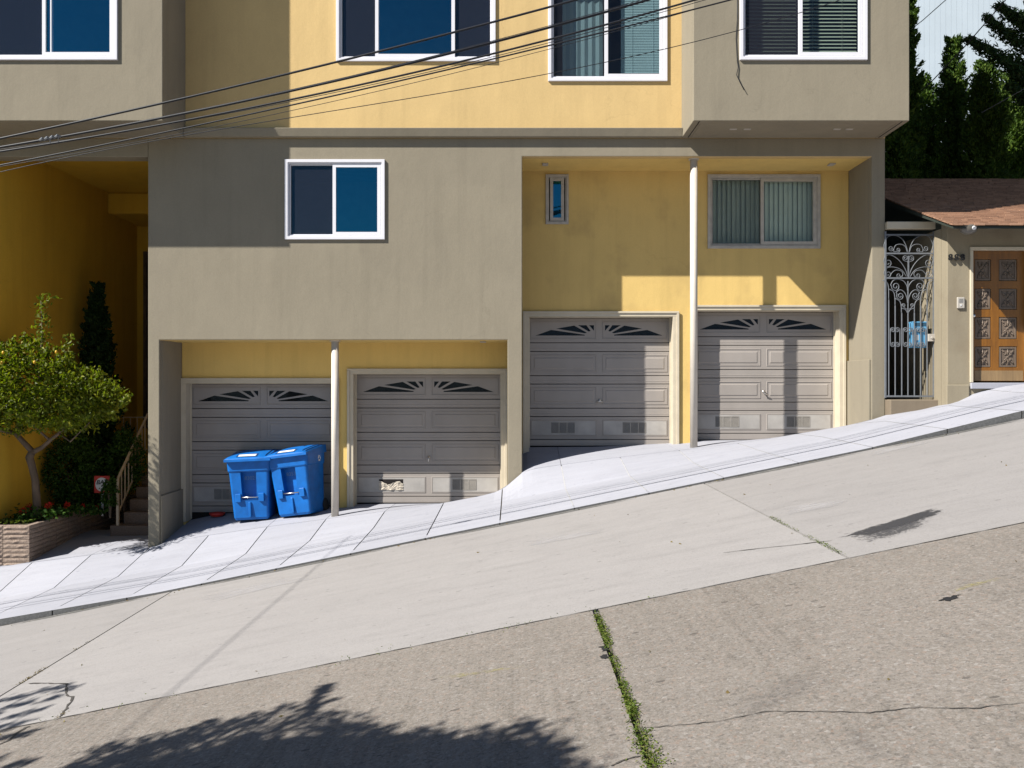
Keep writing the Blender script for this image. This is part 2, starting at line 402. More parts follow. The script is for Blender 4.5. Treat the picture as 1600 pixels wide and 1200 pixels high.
# ------------------------------------------------------------------ mesh builder
class MB:
    def __init__(s): s.v = []; s.f = []; s.m = []
    def add(s, vs, fs, mi=0):
        o = len(s.v)
        s.v.extend([tuple(v) for v in vs])
        for f in fs:
            s.f.append(tuple(o + i for i in f)); s.m.append(mi)
        return s
    def box(s, x0, x1, y0, y1, z0, z1, mi=0, mat=None):
        vs = [Vector(p) for p in ((x0, y0, z0), (x1, y0, z0), (x1, y1, z0), (x0, y1, z0), (x0, y0, z1), (x1, y0, z1), (x1, y1, z1), (x0, y1, z1))]
        if mat is not None: vs = [mat @ v for v in vs]
        return s.add(vs, [(0, 3, 2, 1), (4, 5, 6, 7), (0, 1, 5, 4), (1, 2, 6, 5), (2, 3, 7, 6), (3, 0, 4, 7)], mi)
    def quad(s, a, b, c, d, mi=0): return s.add([a, b, c, d], [(0, 1, 2, 3)], mi)
    def raised(s, x0, x1, z0, z1, y, h, bw, mi=0):      # bevelled raised field facing -Y
        vs = [(x0, y, z0), (x1, y, z0), (x1, y, z1), (x0, y, z1), (x0 + bw, y - h, z0 + bw), (x1 - bw, y - h, z0 + bw), (x1 - bw, y - h, z1 - bw), (x0 + bw, y - h, z1 - bw)]
        return s.add(vs, [(4, 5, 6, 7), (0, 1, 5, 4), (1, 2, 6, 5), (2, 3, 7, 6), (3, 0, 4, 7)], mi)
    def ring(s, x0, x1, z0, z1, w, y0, y1, mi=0, b=.0):  # picture frame of four mitred bars, front at y0
        o = [(x0, z0), (x1, z0), (x1, z1), (x0, z1)]
        i = [(x0 + w, z0 + w), (x1 - w, z0 + w), (x1 - w, z1 - w), (x0 + w, z1 - w)]
        vs = [(a, y1, c) for a, c in o] + [(a + (b if k in (0, 3) else -b), y0, c + (b if k < 2 else -b)) for k, (a, c) in enumerate(o)]
        vs += [(a, y0, c) for a, c in i] + [(a, y1, c) for a, c in i]
        fs = []
        for k in range(4):
            n = (k + 1) % 4
            fs += [(k, n, 4 + n, 4 + k), (4 + k, 4 + n, 8 + n, 8 + k), (8 + k, 8 + n, 12 + n, 12 + k)]
        return s.add(vs, fs, mi)
    def wall(s, xs, zs, yf, yb, solid, mi=0, ceil=None):  # grid wall facing -Y; solid(i,j) tells which cells exist
        nx, nz = len(xs) - 1, len(zs) - 1
        S = lambda i, j: 0 <= i < nx and 0 <= j < nz and solid((xs[i] + xs[i + 1]) / 2, (zs[j] + zs[j + 1]) / 2)
        for i in range(nx):
            for j in range(nz):
                if not S(i, j): continue
                a, b, c, d = xs[i], xs[i + 1], zs[j], zs[j + 1]
                s.quad((a, yf, c), (b, yf, c), (b, yf, d), (a, yf, d), mi)
                s.quad((b, yb, c), (a, yb, c), (a, yb, d), (b, yb, d), mi)
                if not S(i - 1, j): s.quad((a, yb, c), (a, yf, c), (a, yf, d), (a, yb, d), mi)
                if not S(i + 1, j): s.quad((b, yf, c), (b, yb, c), (b, yb, d), (b, yf, d), mi)
                if not S(i, j - 1): s.quad((a, yb, c), (b, yb, c), (b, yf, c), (a, yf, c), mi if ceil is None else ceil)
                if not S(i, j + 1): s.quad((a, yf, d), (b, yf, d), (b, yb, d), (a, yb, d), mi)
        return s
    def holes(s, x0, x1, z0, z1, yf, yb, hs, mi=0, ceil=None):
        xs = sorted({x0, x1, *[v for h in hs for v in h[:2] if x0 < v < x1]})
        zs = sorted({z0, z1, *[v for h in hs for v in h[2:4] if z0 < v < z1]})
        return s.wall(xs, zs, yf, yb, lambda x, z: not any(h[0] < x < h[1] and h[2] < z < h[3] for h in hs), mi, ceil)
    def tube(s, pts, r, n=8, mi=0, caps=True):
        pts = [Vector(p) for p in pts]
        rs = r if isinstance(r, (list, tuple)) else [r] * len(pts)
        o = len(s.v); up = None
        for k, p in enumerate(pts):
            t = (pts[min(k + 1, len(pts) - 1)] - pts[max(k - 1, 0)]).normalized()
            if up is None:
                up = t.orthogonal().normalized()
            up = (up - t * up.dot(t)).normalized()
            w = t.cross(up)
            for a in range(n):
                q = 2 * math.pi * a / n
                s.v.append(tuple(p + (up * math.cos(q) + w * math.sin(q)) * rs[k]))
        for k in range(len(pts) - 1):
            for a in range(n):
                b = (a + 1) % n
                s.f.append((o + k * n + a, o + k * n + b, o + (k + 1) * n + b, o + (k + 1) * n + a)); s.m.append(mi)
        if caps:
            s.f.append(tuple(o + a for a in reversed(range(n)))); s.m.append(mi)
            e = o + (len(pts) - 1) * n
            s.f.append(tuple(e + a for a in range(n))); s.m.append(mi)
        return s
    def prism(s, poly, y0, y1, mi=0, hole_polys=()):     # polygon(s) in XZ, front at y0 < back y1
        polys = [list(poly)] + [list(h) for h in hole_polys]
        flat = [p for q in polys for p in q]
        tris = tessellate_polygon([[Vector((a, b, 0)) for a, b in q] for q in polys])
        n = len(flat)
        vs = [(a, y0, b) for a, b in flat] + [(a, y1, b) for a, b in flat]
        fs = []
        for t in tris:
            a, b, c = [flat[i] for i in t]
            ccw = (b[0] - a[0]) * (c[1] - a[1]) - (b[1] - a[1]) * (c[0] - a[0]) > 0
            t = t if ccw else tuple(reversed(t))
            fs.append(t); fs.append(tuple(n + i for i in reversed(t)))
        o = 0
        for q in polys:
            k = len(q)
            for i in range(k):
                j = (i + 1) % k
                fs.append((o + i, n + o + i, n + o + j, o + j))
            o += k
        return s.add(vs, fs, mi)

def finish(o, label=None, cat=None, group=None, kind=None):
    if label: o['label'] = label
    if cat: o['category'] = cat
    if group: o['group'] = group
    if kind: o['kind'] = kind
    return o
WL = {}                                              # world location of every object made here
def empty(name, loc, parent=None, **kw):
    o = bpy.data.objects.new(name, None)
    COL.objects.link(o)
    o.empty_display_size = .2
    loc = Vector(loc)
    WL[o.name] = loc
    if parent is not None:
        o.parent = parent; o.location = loc - WL[parent.name]
    else: o.location = loc
    return finish(o, **kw)
def link_mesh(name, me, mats, parent, origin, **kw):
    for k in (mats if isinstance(mats, (list, tuple)) else [mats]):
        me.materials.append(M[k] if isinstance(k, str) else k)
    o = bpy.data.objects.new(name, me)
    COL.objects.link(o)
    origin = Vector(origin)
    WL[o.name] = origin
    if parent is not None:
        o.parent = parent; o.location = origin - WL[parent.name]
    else: o.location = origin
    return finish(o, **kw)
def build(mb, name, mats, parent=None, smooth=False, weld=False, bevel=0.0, fixn=False, **kw):
    v = np.array(mb.v, dtype=np.float64)
    lo, hi = v.min(0), v.max(0)
    org = np.array([(lo[0] + hi[0]) / 2, (lo[1] + hi[1]) / 2, lo[2]])
    me = bpy.data.meshes.new(name)
    me.from_pydata([tuple(q) for q in (v - org)], [], mb.f)
    if any(mb.m): me.polygons.foreach_set('material_index', mb.m)
    if weld or fixn:
        bm = bmesh.new(); bm.from_mesh(me)
        if weld: bmesh.ops.remove_doubles(bm, verts=bm.verts, dist=1e-5)
        if fixn: bmesh.ops.recalc_face_normals(bm, faces=bm.faces)
        bm.to_mesh(me); bm.free()
    if smooth: me.polygons.foreach_set('use_smooth', [True] * len(me.polygons))
    me.update()
    o = link_mesh(name, me, mats, parent, org, **kw)
    if bevel:
        b = o.modifiers.new('bevel', 'BEVEL'); b.width = bevel; b.segments = 2; b.limit_method = 'ANGLE'; b.angle_limit = math.radians(40)
        b.harden_normals = False
    return o
def one(name, mats, parent, fn, **kw):
    mb = MB(); fn(mb)
    return build(mb, name, mats, parent, **kw)

# ------------------------------------------------------------------ terrain, road, lane, sidewalk
def sheet(name, xs, ys, zfun, mats, thick=0.0, parent=None, **kw):
    mb = MB()
    nx, ny = len(xs), len(ys)
    vs = [(x, y, zfun(x, y)) for y in ys for x in xs]
    fs = [(j * nx + i, j * nx + i + 1, (j + 1) * nx + i + 1, (j + 1) * nx + i) for j in range(ny - 1) for i in range(nx - 1)]
    if thick:
        n = len(vs)
        b = [i for i in range(nx)] + [j * nx + nx - 1 for j in range(1, ny)] + [(ny - 1) * nx + i for i in range(nx - 2, -1, -1)] + [j * nx for j in range(ny - 2, 0, -1)]
        vs += [(vs[i][0], vs[i][1], vs[i][2] - thick) for i in b]
        for k in range(len(b)):
            q = (k + 1) % len(b)
            fs.append((b[k], n + k, n + q, b[q]))
    mb.add(vs, fs)
    if thick and isinstance(mats, list): mb.m = [0 if i < (nx - 1) * (ny - 1) else 1 for i in range(len(fs))]
    return build(mb, name, mats, parent, **kw)
lin = lambda a, b, n: [a + (b - a) * i / n for i in range(n + 1)]

sheet('ground', [-180, -60, -20, 0, 20, 60, 180], [-150, -40, 0, 40, 150], lambda x, y: zr(x) - .75, 'terrain', kind='structure')

YG = 6.49                                            # edge between worn road and smooth lane
road = sheet('road', [-60, 60], [.8, YG], lambda x, y: zr(x) - .045, 'soil_joint', kind='structure')
RJ = [-19.5, -12.8, -6.1, .6, 7.3, 14.0, 20.7]
for a, b in zip(RJ[:-1], RJ[1:]):
    sheet('slab', [a + .022, b - .022], [.82, YG - .006], lambda x, y: zr(x), 'road', .06, road)
lane = sheet('parking_lane', [-60, 60], [YG, YC - .005], lambda x, y: zr(x) - .042, 'soil_joint', kind='structure')
LJ = [-17.76, -11.03, -4.30, 2.43, 9.16, 15.9]
for a, b in zip(LJ[:-1], LJ[1:]):
    sheet('slab', [a + .011, b - .011], [YG + .006, YC - .012], lambda x, y: zr(x), 'lane', .06, lane)

swx = sorted(set(lin(-14, 12, 104) + [-5.86, -5.865, -.1, .165]))
side = sheet('sidewalk', swx, [YC, 12.4, YK, 13.9, 14.49], lambda x, y: zsw(x, y) - .03, 'soil_joint', kind='structure')
JX = [-.154 + .945 * k for k in range(-14, 13)]
for a, b in zip(JX[:-1], JX[1:]):
    xs = sorted(set(lin(a + .008, b - .008, 8) + [q for q in (-.1, .165) if a + .01 < q < b - .01]))
    ye = 14.47 if b < 6.3 else 14.42
    sheet('slab', xs, lin(YC, YK, 4) + lin(YK, ye, 5)[1:], zsw, ['sidewalk', 'curbface'], .10, side, smooth=False)
for k, x in enumerate(JX[1:-1]):
    pale = x > .6
    mj = MB(); ys_ = lin(YC + .22, YK, 5) + lin(YK, 14.40, 4)[1:]
    mj.add([(x + sg_ * .0085, y, zsw(x, y) - (.001 if pale else .012)) for y in ys_ for sg_ in (-1, 1)], [(2 * i, 2 * i + 1, 2 * i + 3, 2 * i + 2) for i in range(len(ys_) - 1)])
    build(mj, 'joint_filler', 'palejoint' if pale else 'soil_joint', side)
    mj = MB(); ys_ = lin(YC + .001, YC + .21, 2)
    mj.add([(x + sg_ * .0085, y, zsw(x, y) - .001) for y in ys_ for sg_ in (-1, 1)], [(2 * i, 2 * i + 1, 2 * i + 3, 2 * i + 2) for i in range(len(ys_) - 1)])
    build(mj, 'joint_filler', 'sidewalk', side)
# floors inside the two garage recesses, and the walk to the entry steps
for a, b in ((-5.70, -3.934), (-3.934, -2.99), (-2.99, -2.044), (-2.044, -1.099), (-1.099, -.06), (.15, .791), (.791, 2.681), (2.681, 4.571), (4.571, 5.80)):
    sheet('slab', lin(a + .004, b - .004, 6), lin(14.485, 15.95, 6), zsw, 'sidewalk', .08, side)
for a, b in ((-8.50, -7.714), (-7.714, -6.769), (-6.769, -5.875)):
    sheet('slab', lin(a + .004, b - .004, 3), lin(14.485, 16.6, 4), zsw, 'sidewalk', .08, side)
sheet('far_sidewalk', [-60, 60], [-2.6, .78], lambda x, y: zr(x) + .06, 'sidewalk', .3, kind='structure')

def ribbon(name, pts, w, mats, parent, lift=.004, jit=.0, sub=6, zfun=None):
    """thin irregular strip along a polyline on the ground (a crack)"""
    pts = [Vector(p) for p in pts]; q = []
    for a, b in zip(pts[:-1], pts[1:]):
        for k in range(sub): q.append(a.lerp(b, k / sub))
    q.append(pts[-1])
    q = [p + Vector((random.uniform(-jit, jit), random.uniform(-jit, jit), 0)) for p in q]
    mb = MB(); vs = []
    for i, p in enumerate(q):
        t = q[min(i + 1, len(q) - 1)] - q[max(i - 1, 0)]; t.z = 0; t.normalize()
        nrm = Vector((-t.y, t.x, 0)); ww = w * random.uniform(.35, 1.2) * (.3 if i in (0, len(q) - 1) else 1)
        for sgn in (-1, 1):
            r = p + nrm * ww * sgn * .5
            vs.append((r.x, r.y, (zfun(r.x, r.y) if zfun else zr(r.x)) + lift))
    mb.add(vs, [(2 * i, 2 * i + 2, 2 * i + 3, 2 * i + 1) for i in range(len(q) - 1)])
    return build(mb, name, mats, parent)
def decal(name, poly, mats, parent, lift=.003, zfun=None):
    poly = [Vector(p) for p in poly]
    c = sum(poly, Vector()) / len(poly)
    vs = []; n = len(poly)
    for t in (0, .35, .7, 1.0):
        for p in poly:
            r = p.lerp(c, t) if t < 1 else c
            vs.append((r.x, r.y, (zfun(r.x, r.y) if zfun else zr(r.x)) + lift))
    fs = [(k * n + i, k * n + (i + 1) % n, (k + 1) * n + (i + 1) % n, (k + 1) * n + i) for k in range(2) for i in range(n)]
    fs += [(2 * n + i, 2 * n + (i + 1) % n, 3 * n + i) for i in range(n)]
    mb = MB(); mb.add(vs[:3 * n + n], fs)
    o = build(mb, name, mats, parent)
    at = o.data.attributes.new('edge', 'FLOAT', 'POINT')
    at.data.foreach_set('value', [0.0] * n + [.7] * n + [1.0] * n + [1.0] * n)
    return o
g = lambda *ps: [G(*p) for p in ps]
ribbon('crack', g((986, 1139), (1060, 1134), (1120, 1128), (1200, 1112), (1270, 1113), (1360, 1114), (1440, 1106), (1520, 1108), (1600, 1098)), .007, 'crackdark', road, jit=.006, sub=8)
ribbon('crack', g((-20, 1172), (12, 1158), (30, 1143), (46, 1135)), .03, 'crackdark', road, jit=.008)
ribbon('crack', g((45, 1068), (75, 1068), (104, 1069), (102, 1084), (114, 1091), (100, 1112), (94, 1121)), .022, 'crackdark', lane, jit=.008)
ribbon('crack', g((1130, 864), (1180, 858), (1240, 852), (1300, 845)), .014, 'crackdark', lane, jit=.006)
ribbon('crack', g((955, 1198), (975, 1188), (1000, 1182)), .012, 'crackdark', road, jit=.004)
ribbon('seam', [Vector((x, YG + random.uniform(-.004, .004), 0)) for x in lin(-9, 9, 60)], .014, 'crackdark', lane, jit=.003, sub=3)
ribbon('seam', [Vector((x, YC - .02, 0)) for x in lin(-9, 9, 60)], .02, 'crackdark', lane, jit=.004, sub=3)
decal('stain', g((1284, 847), (1330, 831), (1400, 810), (1440, 798), (1470, 789), (1492, 791), (1486, 799), (1440, 816), (1380, 835), (1330, 846)), 'stain', lane)
decal('stain', g((1296, 850), (1360, 828), (1450, 804), (1484, 796), (1472, 818), (1400, 844), (1330, 860)), 'speckstain', lane, lift=.0045)
def tar(poly):
    q = []
    for a, b in zip(poly, poly[1:] + poly[:1]):
        for t in lin(0, 1, 4)[:-1]: q.append(a.lerp(b, t) + Vector((random.uniform(-.012, .012), random.uniform(-.012, .012), 0)))
    one('tar_patch', 'asphaltdark', road, lambda m: m.add([(v.x, v.y, zr(v.x) + .004) for v in q], [tuple(range(len(q)))]))
tar(g((1463, 939), (1476, 935), (1490, 932), (1501, 929), (1494, 936), (1484, 940)))
tar(g((936, 1012), (944, 1010), (950, 1016), (943, 1019)))
tar(g((938, 1026), (946, 1023), (952, 1028), (944, 1031)))
decal('scuff', g((810, 848), (880, 834), (960, 824), (960, 830), (880, 846), (810, 858)), 'scuff', lane)
decal('scuff', g((1350, 708), (1440, 690), (1470, 688), (1440, 696), (1350, 716)), 'scuff', lane)
decal('scuff', g((1210, 795), (1290, 782), (1340, 780), (1320, 790), (1220, 808)), 'scuff', lane)
decal('scuff', g((300, 935), (440, 903), (540, 895), (430, 918), (310, 948)), 'scuff', lane)
decal('smudge', g((1080, 1110), (1300, 1020), (1330, 1060), (1150, 1160)), 'smudge', road)
decal('smudge', g((1290, 1130), (1340, 1120), (1420, 1200), (1350, 1200)), 'smudge', road)
decal('paint_mark', g((1455, 928), (1500, 912), (1590, 893), (1600, 900), (1510, 922), (1470, 936)), 'yellowpaint', road)
decal('paint_mark', g((640, 1062), (760, 1046), (860, 1032), (860, 1038), (760, 1054), (650, 1072)), 'yellowpaint', road)
for x0, x1 in ((-6.5, -4.4), (-4.3, -1.2), (-1.2, 1.8), (2.2, 4.6), (4.5, 6.6)):
    decal('grime', [Vector((x, y, 0)) for x, y in [(x0, YC - .16), ((x0 + x1) / 2, YC - .20), (x1, YC - .16), (x1, YC - .02), ((x0 + x1) / 2, YC - .02), (x0, YC - .02)]], 'grime', lane, lift=.003)

# ------------------------------------------------------------------ apartment building
bld = empty('apartment_building', (0, Y0, -2.5), label='grey and yellow stucco apartment building with garage doors and bay windows', cat='building')
YB, YR, YD = 13.54, 15.49, 15.74                     # bay fronts, recess back wall, garage door face
ZS = 3.96                                            # soffit level
XA, XL1, XR1, XL2, XR2, XE = -5.866, -5.682, -.072, .165, 5.796, 6.012
ZH1, ZH2, ZTOP = .71, 3.665, 10.8
def wpx(a, b, t, u, Y): return (X(a, Y), X(b, Y), Z(u, Y), Z(t, Y))
W_low = wpx(445, 602, 249, 375, Y0)
W_A = (X(525, Y0), X(775, Y0), Z(97, Y0), Z(97, Y0) + 1.55)
W_B = (X(856, Y0), X(1043, Y0), Z(128, Y0), Z(128, Y0) + 1.87)
W_L = (X(-215, YB), X(185, YB), Z(95, YB), Z(95, YB) + 1.7)
W_R = (X(1155, YB), X(1355, YB), Z(95, YB), Z(95, YB) + 1.7)
W_s = wpx(852, 889, 272, 351, YR)
W_r = wpx(1105, 1282, 272, 389, YR)
ins = lambda w, k: (w[0] + k, w[1] - k, w[2] + k, w[3] - k)

mb = MB()
mb.holes(XA, XE, -3.4, ZS, Y0, Y0 + .14, [(XL1, XR1, -9, ZH1), (XL2, XR2, -9, ZH2), ins(W_low, .03)], 0, 1)
build(mb, 'front_wall', ['grey', 'yellow'], bld, weld=True, bevel=.012)
mb = MB()
mb.holes(-9.6, XE, ZS, ZTOP, Y0, Y0 + .14, [ins(W_A, .03), ins(W_B, .03), (-9.4, X(254, YB) - .15, ZS + .2, ZTOP - .3), (2.73 + .15, XE - .15, ZS + .2, ZTOP - .3)], 0)
build(mb, 'upper_wall', ['yellow'], bld, weld=True, bevel=.01)
# belt course: top edge proud of the wall, face leaning back
mb = MB()
xa, xb = X(254, YB) + .002, 2.728
pr = [(Y0 + .0, ZS + .17), (Y0 - .125, ZS + .135), (Y0 - .085, ZS + .003), (Y0, ZS + .003)]
vs = [(xa, y, z) for y, z in pr] + [(xb, y, z) for y, z in pr]
mb.add(vs, [(0, 1, 2, 3), (7, 6, 5, 4)] + [(k, k + 4, (k + 1) % 4 + 4, (k + 1) % 4) for k in range(4)])
build(mb, 'belt_course', ['grey'], bld, fixn=True, bevel=.008)
# bays
XBL, XBR0, XBR1 = X(254, YB), X(1083.5, YB), X(1421, YB)
def bay(x0, x1, w):
    mb = MB()
    mb.holes(x0, x1, ZS, ZTOP, YB, YB + .14, [ins(w, .03)])
    mb.box(x0 + .001, x0 + .14, YB + .14, Y0 - .001, ZS, ZTOP)
    mb.box(x1 - .14, x1 - .001, YB + .14, Y0 - .001, ZS, ZTOP)
    mb.box(x0 + .14, x1 - .14, YB + .14, Y0 - .001, ZS + .002, ZS + .14)
    mb.box(x0, x1, YB + .001, Y0, ZTOP, ZTOP + .1)
    return build(mb, 'bay', ['grey'], bld, weld=True, bevel=.010)
bayL = bay(-9.6, XBL, W_L)
bayR = bay(XBR0, XBR1, W_R)
# drip grooves and soffit plates under the right bay
for px in (1145, 1167, 1307, 1326):
    q = P(px, 203, 14.02)
    one('soffit_vent', 'oldvinyl', bld, lambda m: m.raised(-.055, .055, -.03, .03, 0, .008, .006)).rotation_euler = (math.radians(90), 0, 0)
    o = bpy.context.scene.objects[-1]
    ob = [o for o in bld.children if o.name.startswith('soffit_vent')][-1]
    ob.location = Vector((q.x, 14.02, ZS - .001)) - WL[bld.name]
for x in (XBR0 + .09, XBR1 - .10):
    one('drip_groove', 'doorgap', bld, lambda m: m.box(x, x + .014, YB + .03, Y0 - .05, ZS - .004, ZS + .01))
# side and rear shell, floors, roof
mb = MB()
mb.box(XE - .14, XE - .001, Y0 + .141, 26, -3.4, ZTOP)
build(mb, 'side_wall', ['grey'], bld)
mb = MB()
mb.box(XA, XA + .14, Y0 + .141, 26, -3.4, ZS + .06)
build(mb, 'passage_wall', ['yellow'], bld)
one('rear_wall', 'grey', bld, lambda m: m.box(-9.6, XE, 26, 26.2, -3.4, ZTOP))
one('roof', 'terrain', bld, lambda m: m.box(-9.6, XE, Y0 - .002, 26.2, ZTOP + .001, ZTOP + .2))
one('floor_slab', 'room', bld, lambda m: m.box(-9.5, XE - .141, Y0 + .141, 25.99, ZS + .08, ZS + .25))
one('outer_wall', 'gold', bld, lambda m: m.box(-9.6, -8.5, Y0 + .06, 26, -3.4, ZS + .07), bevel=.01)
one('outer_wall', 'grey', bld, lambda m: m.box(-9.6, -9.5, Y0 + .141, 26, ZS + .08, ZTOP))
# entry passage
one('header_beam', ['grey'], bld, lambda m: m.box(-9.6, XA - .001, Y0, Y0 + .29, 3.66, ZS - .001), bevel=.01)
one('passage_ceiling', 'gold', bld, lambda m: m.box(-8.499, XA - .001, Y0 + .291, 20.6, ZS + .06, ZS + .078))
one('ceiling_beam', 'gold', bld, lambda m: m.box(-8.499, XA - .001, 18.9, 20.59, 3.58, ZS + .058), bevel=.03)
one('passage_rear_wall', 'gold', bld, lambda m: m.holes(-8.499, XA - .001, -2.7, 3.57, 20.4, 20.55, [(-8.35, -6.2, -1.0, 3.0)]))
pd = one('entry_door', 'dark', bld, lambda m: m.box(-8.34, -6.21, 20.5, 20.56, -.99, 2.99))
one('door_frame', 'bark', pd, lambda m: m.ring(-8.35, -6.2, -1.0, 3.0, .07, 20.37, 20.5))
# recess 1 (left pair) and recess 2 (right pair)
mb = MB(); mb.box(XL1 - .17, XL1, Y0 + .141, YR, -3.2, ZH1 + .3)
mb.box(XL1 - .001, XL1 + .03, Y0 + .03, YR - .002, -3.2, Z(775, Y0))
build(mb, 'recess_jamb', ['grey'], bld, bevel=.008)
mb = MB(); mb.box(XR1 - .001, XL2 + .001, Y0 + .141, YR, -3.2, ZH2)
build(mb, 'recess_jamb', ['grey'], bld)
mb = MB(); mb.box(XR2, XE - .142, Y0 + .141, YR, -3.2, ZH2 + .1)
mb.box(XR2 - .035, XR2 + .001, Y0 + .03, YR - .002, -2.0, Z(562, Y0 + .2))
build(mb, 'recess_jamb', ['grey'], bld, bevel=.008)
one('recess_ceiling', 'yellow_bounce', bld, lambda m: m.box(XL1, XR1, Y0 + .141, YR, ZH1, ZH1 + .1))
one('recess_ceiling', 'yellow_bounce', bld, lambda m: m.box(XL2, XR2, Y0 + .141, YR, ZH2, ZH2 + .1))

DO = [  # garage door openings (x0, x1, z0, z1) on the recess back wall
    (X(298.5, YD), X(525.5, YD), Z(801, YD), Z(600, YD)),
    (X(556, YD), X(783.5, YD), Z(786, YD), Z(585.5, YD)),
    (X(826, YD), X(1047.5, YD), Z(697, YD), Z(497.5, YD)),
    (X(1082.5, YD), X(1303.5, YD), Z(687.5, YD), Z(488, YD))]
mb = MB(); mb.holes(XL1, XR1, -3.2, ZH1 + .1, YR, YR + .40, [(d[0] - .01, d[1] + .01, -9, d[3] + .012) for d in DO[:2]])
build(mb, 'recess_back_wall', ['yellow_bounce'], bld, weld=True, bevel=.006)
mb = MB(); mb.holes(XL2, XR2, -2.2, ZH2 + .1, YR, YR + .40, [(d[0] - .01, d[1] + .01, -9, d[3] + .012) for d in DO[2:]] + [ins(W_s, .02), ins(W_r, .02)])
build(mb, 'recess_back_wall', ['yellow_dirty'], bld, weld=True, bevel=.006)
for px, py in ((852, 258), (1300, 255)):
    q = P(px, py, 14.95)
    one('ceiling_lamp', 'oldvinyl', bld, lambda m: m.box(q.x - .05, q.x + .05, 14.9, 15.05, ZH2 - .025, ZH2 - .001), bevel=.01)
q = P(755, 535, 15.0)
one('ceiling_lamp', 'oldvinyl', bld, lambda m: m.box(q.x - .05, q.x + .05, 14.9, 15.05, ZH1 - .02, ZH1 - .001), bevel=.008)

# pipe posts
for px, zt, zb in ((523.5, ZH1, None), (1084, ZH2, None)):
    x = X(px, 14.65); zb = zsw(x, 14.65) - .03
    post = one('post', 'col', bld, lambda m: m.tube([(x, 14.65, zb), (x, 14.65, zt)], .060, 24), smooth=False)
    post.data.polygons.foreach_set('use_smooth', [len(p.vertices) == 4 for p in post.data.polygons])
    one('flange', 'col', post, lambda m: m.tube([(x, 14.65, zt - .02), (x, 14.65, zt - .001)], .085, 20))

# ---- windows
def slider(w, y, panes, frame='vinyl', proud=.035, fw=.055, blind=None, label=None, gls='glass', scr='screen'):
    """w = outer rectangle; panes = list of (x0,x1,kind) across, kind 'fixed' or 'screen'"""
    x0, x1, z0, z1 = w
    root = one('window', frame, bld, lambda m: m.ring(x0, x1, z0, z1, fw, y - proud, y + .10, 0, .006), bevel=.004)
    if label: root['label'] = label
    one('sill_track', frame, root, lambda m: m.ring(x0 + fw, x1 - fw, z0 + fw, z1 - fw, .018, y - proud + .02, y + .09))
    e = fw + .018
    for k, (a, b, kind) in enumerate(panes):
        sw = .055 if kind == 'fixed' else .022
        yy = y - .012 if kind == 'fixed' else y + .012
        sash = one('sash', frame, root, lambda m: m.ring(a, b, z0 + e, z1 - e, sw, yy, yy + .045, 0, .003))
        ia, ib, ja, jb = a + sw, b - sw, z0 + e + sw, z1 - e - sw
        one('pane', gls, sash, lambda m: m.quad((ia, yy + .03, ja), (ib, yy + .03, ja), (ib, yy + .03, jb), (ia, yy + .03, jb)))
        if kind == 'screen':
            one('insect_screen', scr, sash, lambda m: m.quad((ia, yy + .012, ja), (ib, yy + .012, ja), (ib, yy + .012, jb), (ia, yy + .012, jb)))
    return root
def hblinds(root, a, b, z0, z1, y, pitch=.028, tilt=.5, mat='blind', hd=.012):
    mb = MB(); z = z0
    while z < z1:
        dy, dz = hd * math.cos(tilt), hd * math.sin(tilt)
        mb.quad((a, y - dy, z - dz), (b, y - dy, z - dz), (b, y + dy, z + dz), (a, y + dy, z + dz))
        z += pitch
    for t in (.25, .75):
        mb.tube([(a + (b - a) * t, y - .016, z0), (a + (b - a) * t, y - .016, z1)], .0018, 4)
    return build(mb, 'blind', mat, root)
def vblinds(root, a, b, z0, z1, y, mat='vblind'):
    mb = MB(); x = a; k = 0
    while x < b:
        j = random.uniform(-.006, .006)
        mb.quad((x, y - .02 + j, z0), (x + .088, y + .02 + j, z0), (x + .088, y + .02 + j, z1), (x, y - .02 + j, z1))
        x += .082
    return build(mb, 'vertical_blind', mat, root)

w = W_low; mx_ = X(523, Y0)
slider(w, Y0, [(w[0] + .073, mx_ + .01, 'screen'), (mx_ - .035, w[1] - .073, 'fixed')], label='white sliding window low on the grey wall')
w = W_A
slider(w, Y0, [(w[0] + .073, X(592, Y0), 'screen'), (X(586, Y0), X(711, Y0), 'fixed'), (X(705, Y0), w[1] - .073, 'screen')], label='wide three part white window in the yellow wall')
w = W_B; c = X(948, Y0)
r = slider(w, Y0, [(w[0] + .073, c + .01, 'screen'), (c - .035, w[1] - .073, 'fixed')], label='white sliding window with closed blinds in the yellow wall', gls='clearglass', scr='lightscreen')
hblinds(r, X(972, Y0), w[1] - .05, w[2] + .08, w[3] - .08, Y0 + .155, .026, 1.25, 'curtain', .015)
one('curtain', 'curtain', r, lambda m: [m.quad((X(880, Y0) + i * .06, Y0 + .2 + (.02 if i % 2 else 0), w[2]), (X(880, Y0) + i * .06 + .06, Y0 + .2 + (0 if i % 2 else .02), w[2]), (X(880, Y0) + i * .06 + .06, Y0 + .2 + (0 if i % 2 else .02), w[3]), (X(880, Y0) + i * .06, Y0 + .2 + (.02 if i % 2 else 0), w[3])) for i in range(11)])
w = W_L
slider(w, YB, [(w[0] + .073, X(80, YB), 'screen'), (X(66, YB), w[1] - .073, 'fixed')], label='white window in the left bay')
w = W_R; c = X(1252, YB)
r = slider(w, YB, [(w[0] + .073, c + .01, 'screen'), (c - .04, w[1] - .073, 'fixed')], label='white window with open slat blinds in the right bay', gls='clearglass')
hblinds(r, w[0] + .1, c - .03, w[2] + .1, w[3] - .08, YB + .17, .055, .9, 'blind', .025)
hblinds(r, c, w[1] - .1, w[2] + .1, w[3] - .08, YB + .17, .055, .9, 'blind', .025)
w = W_s
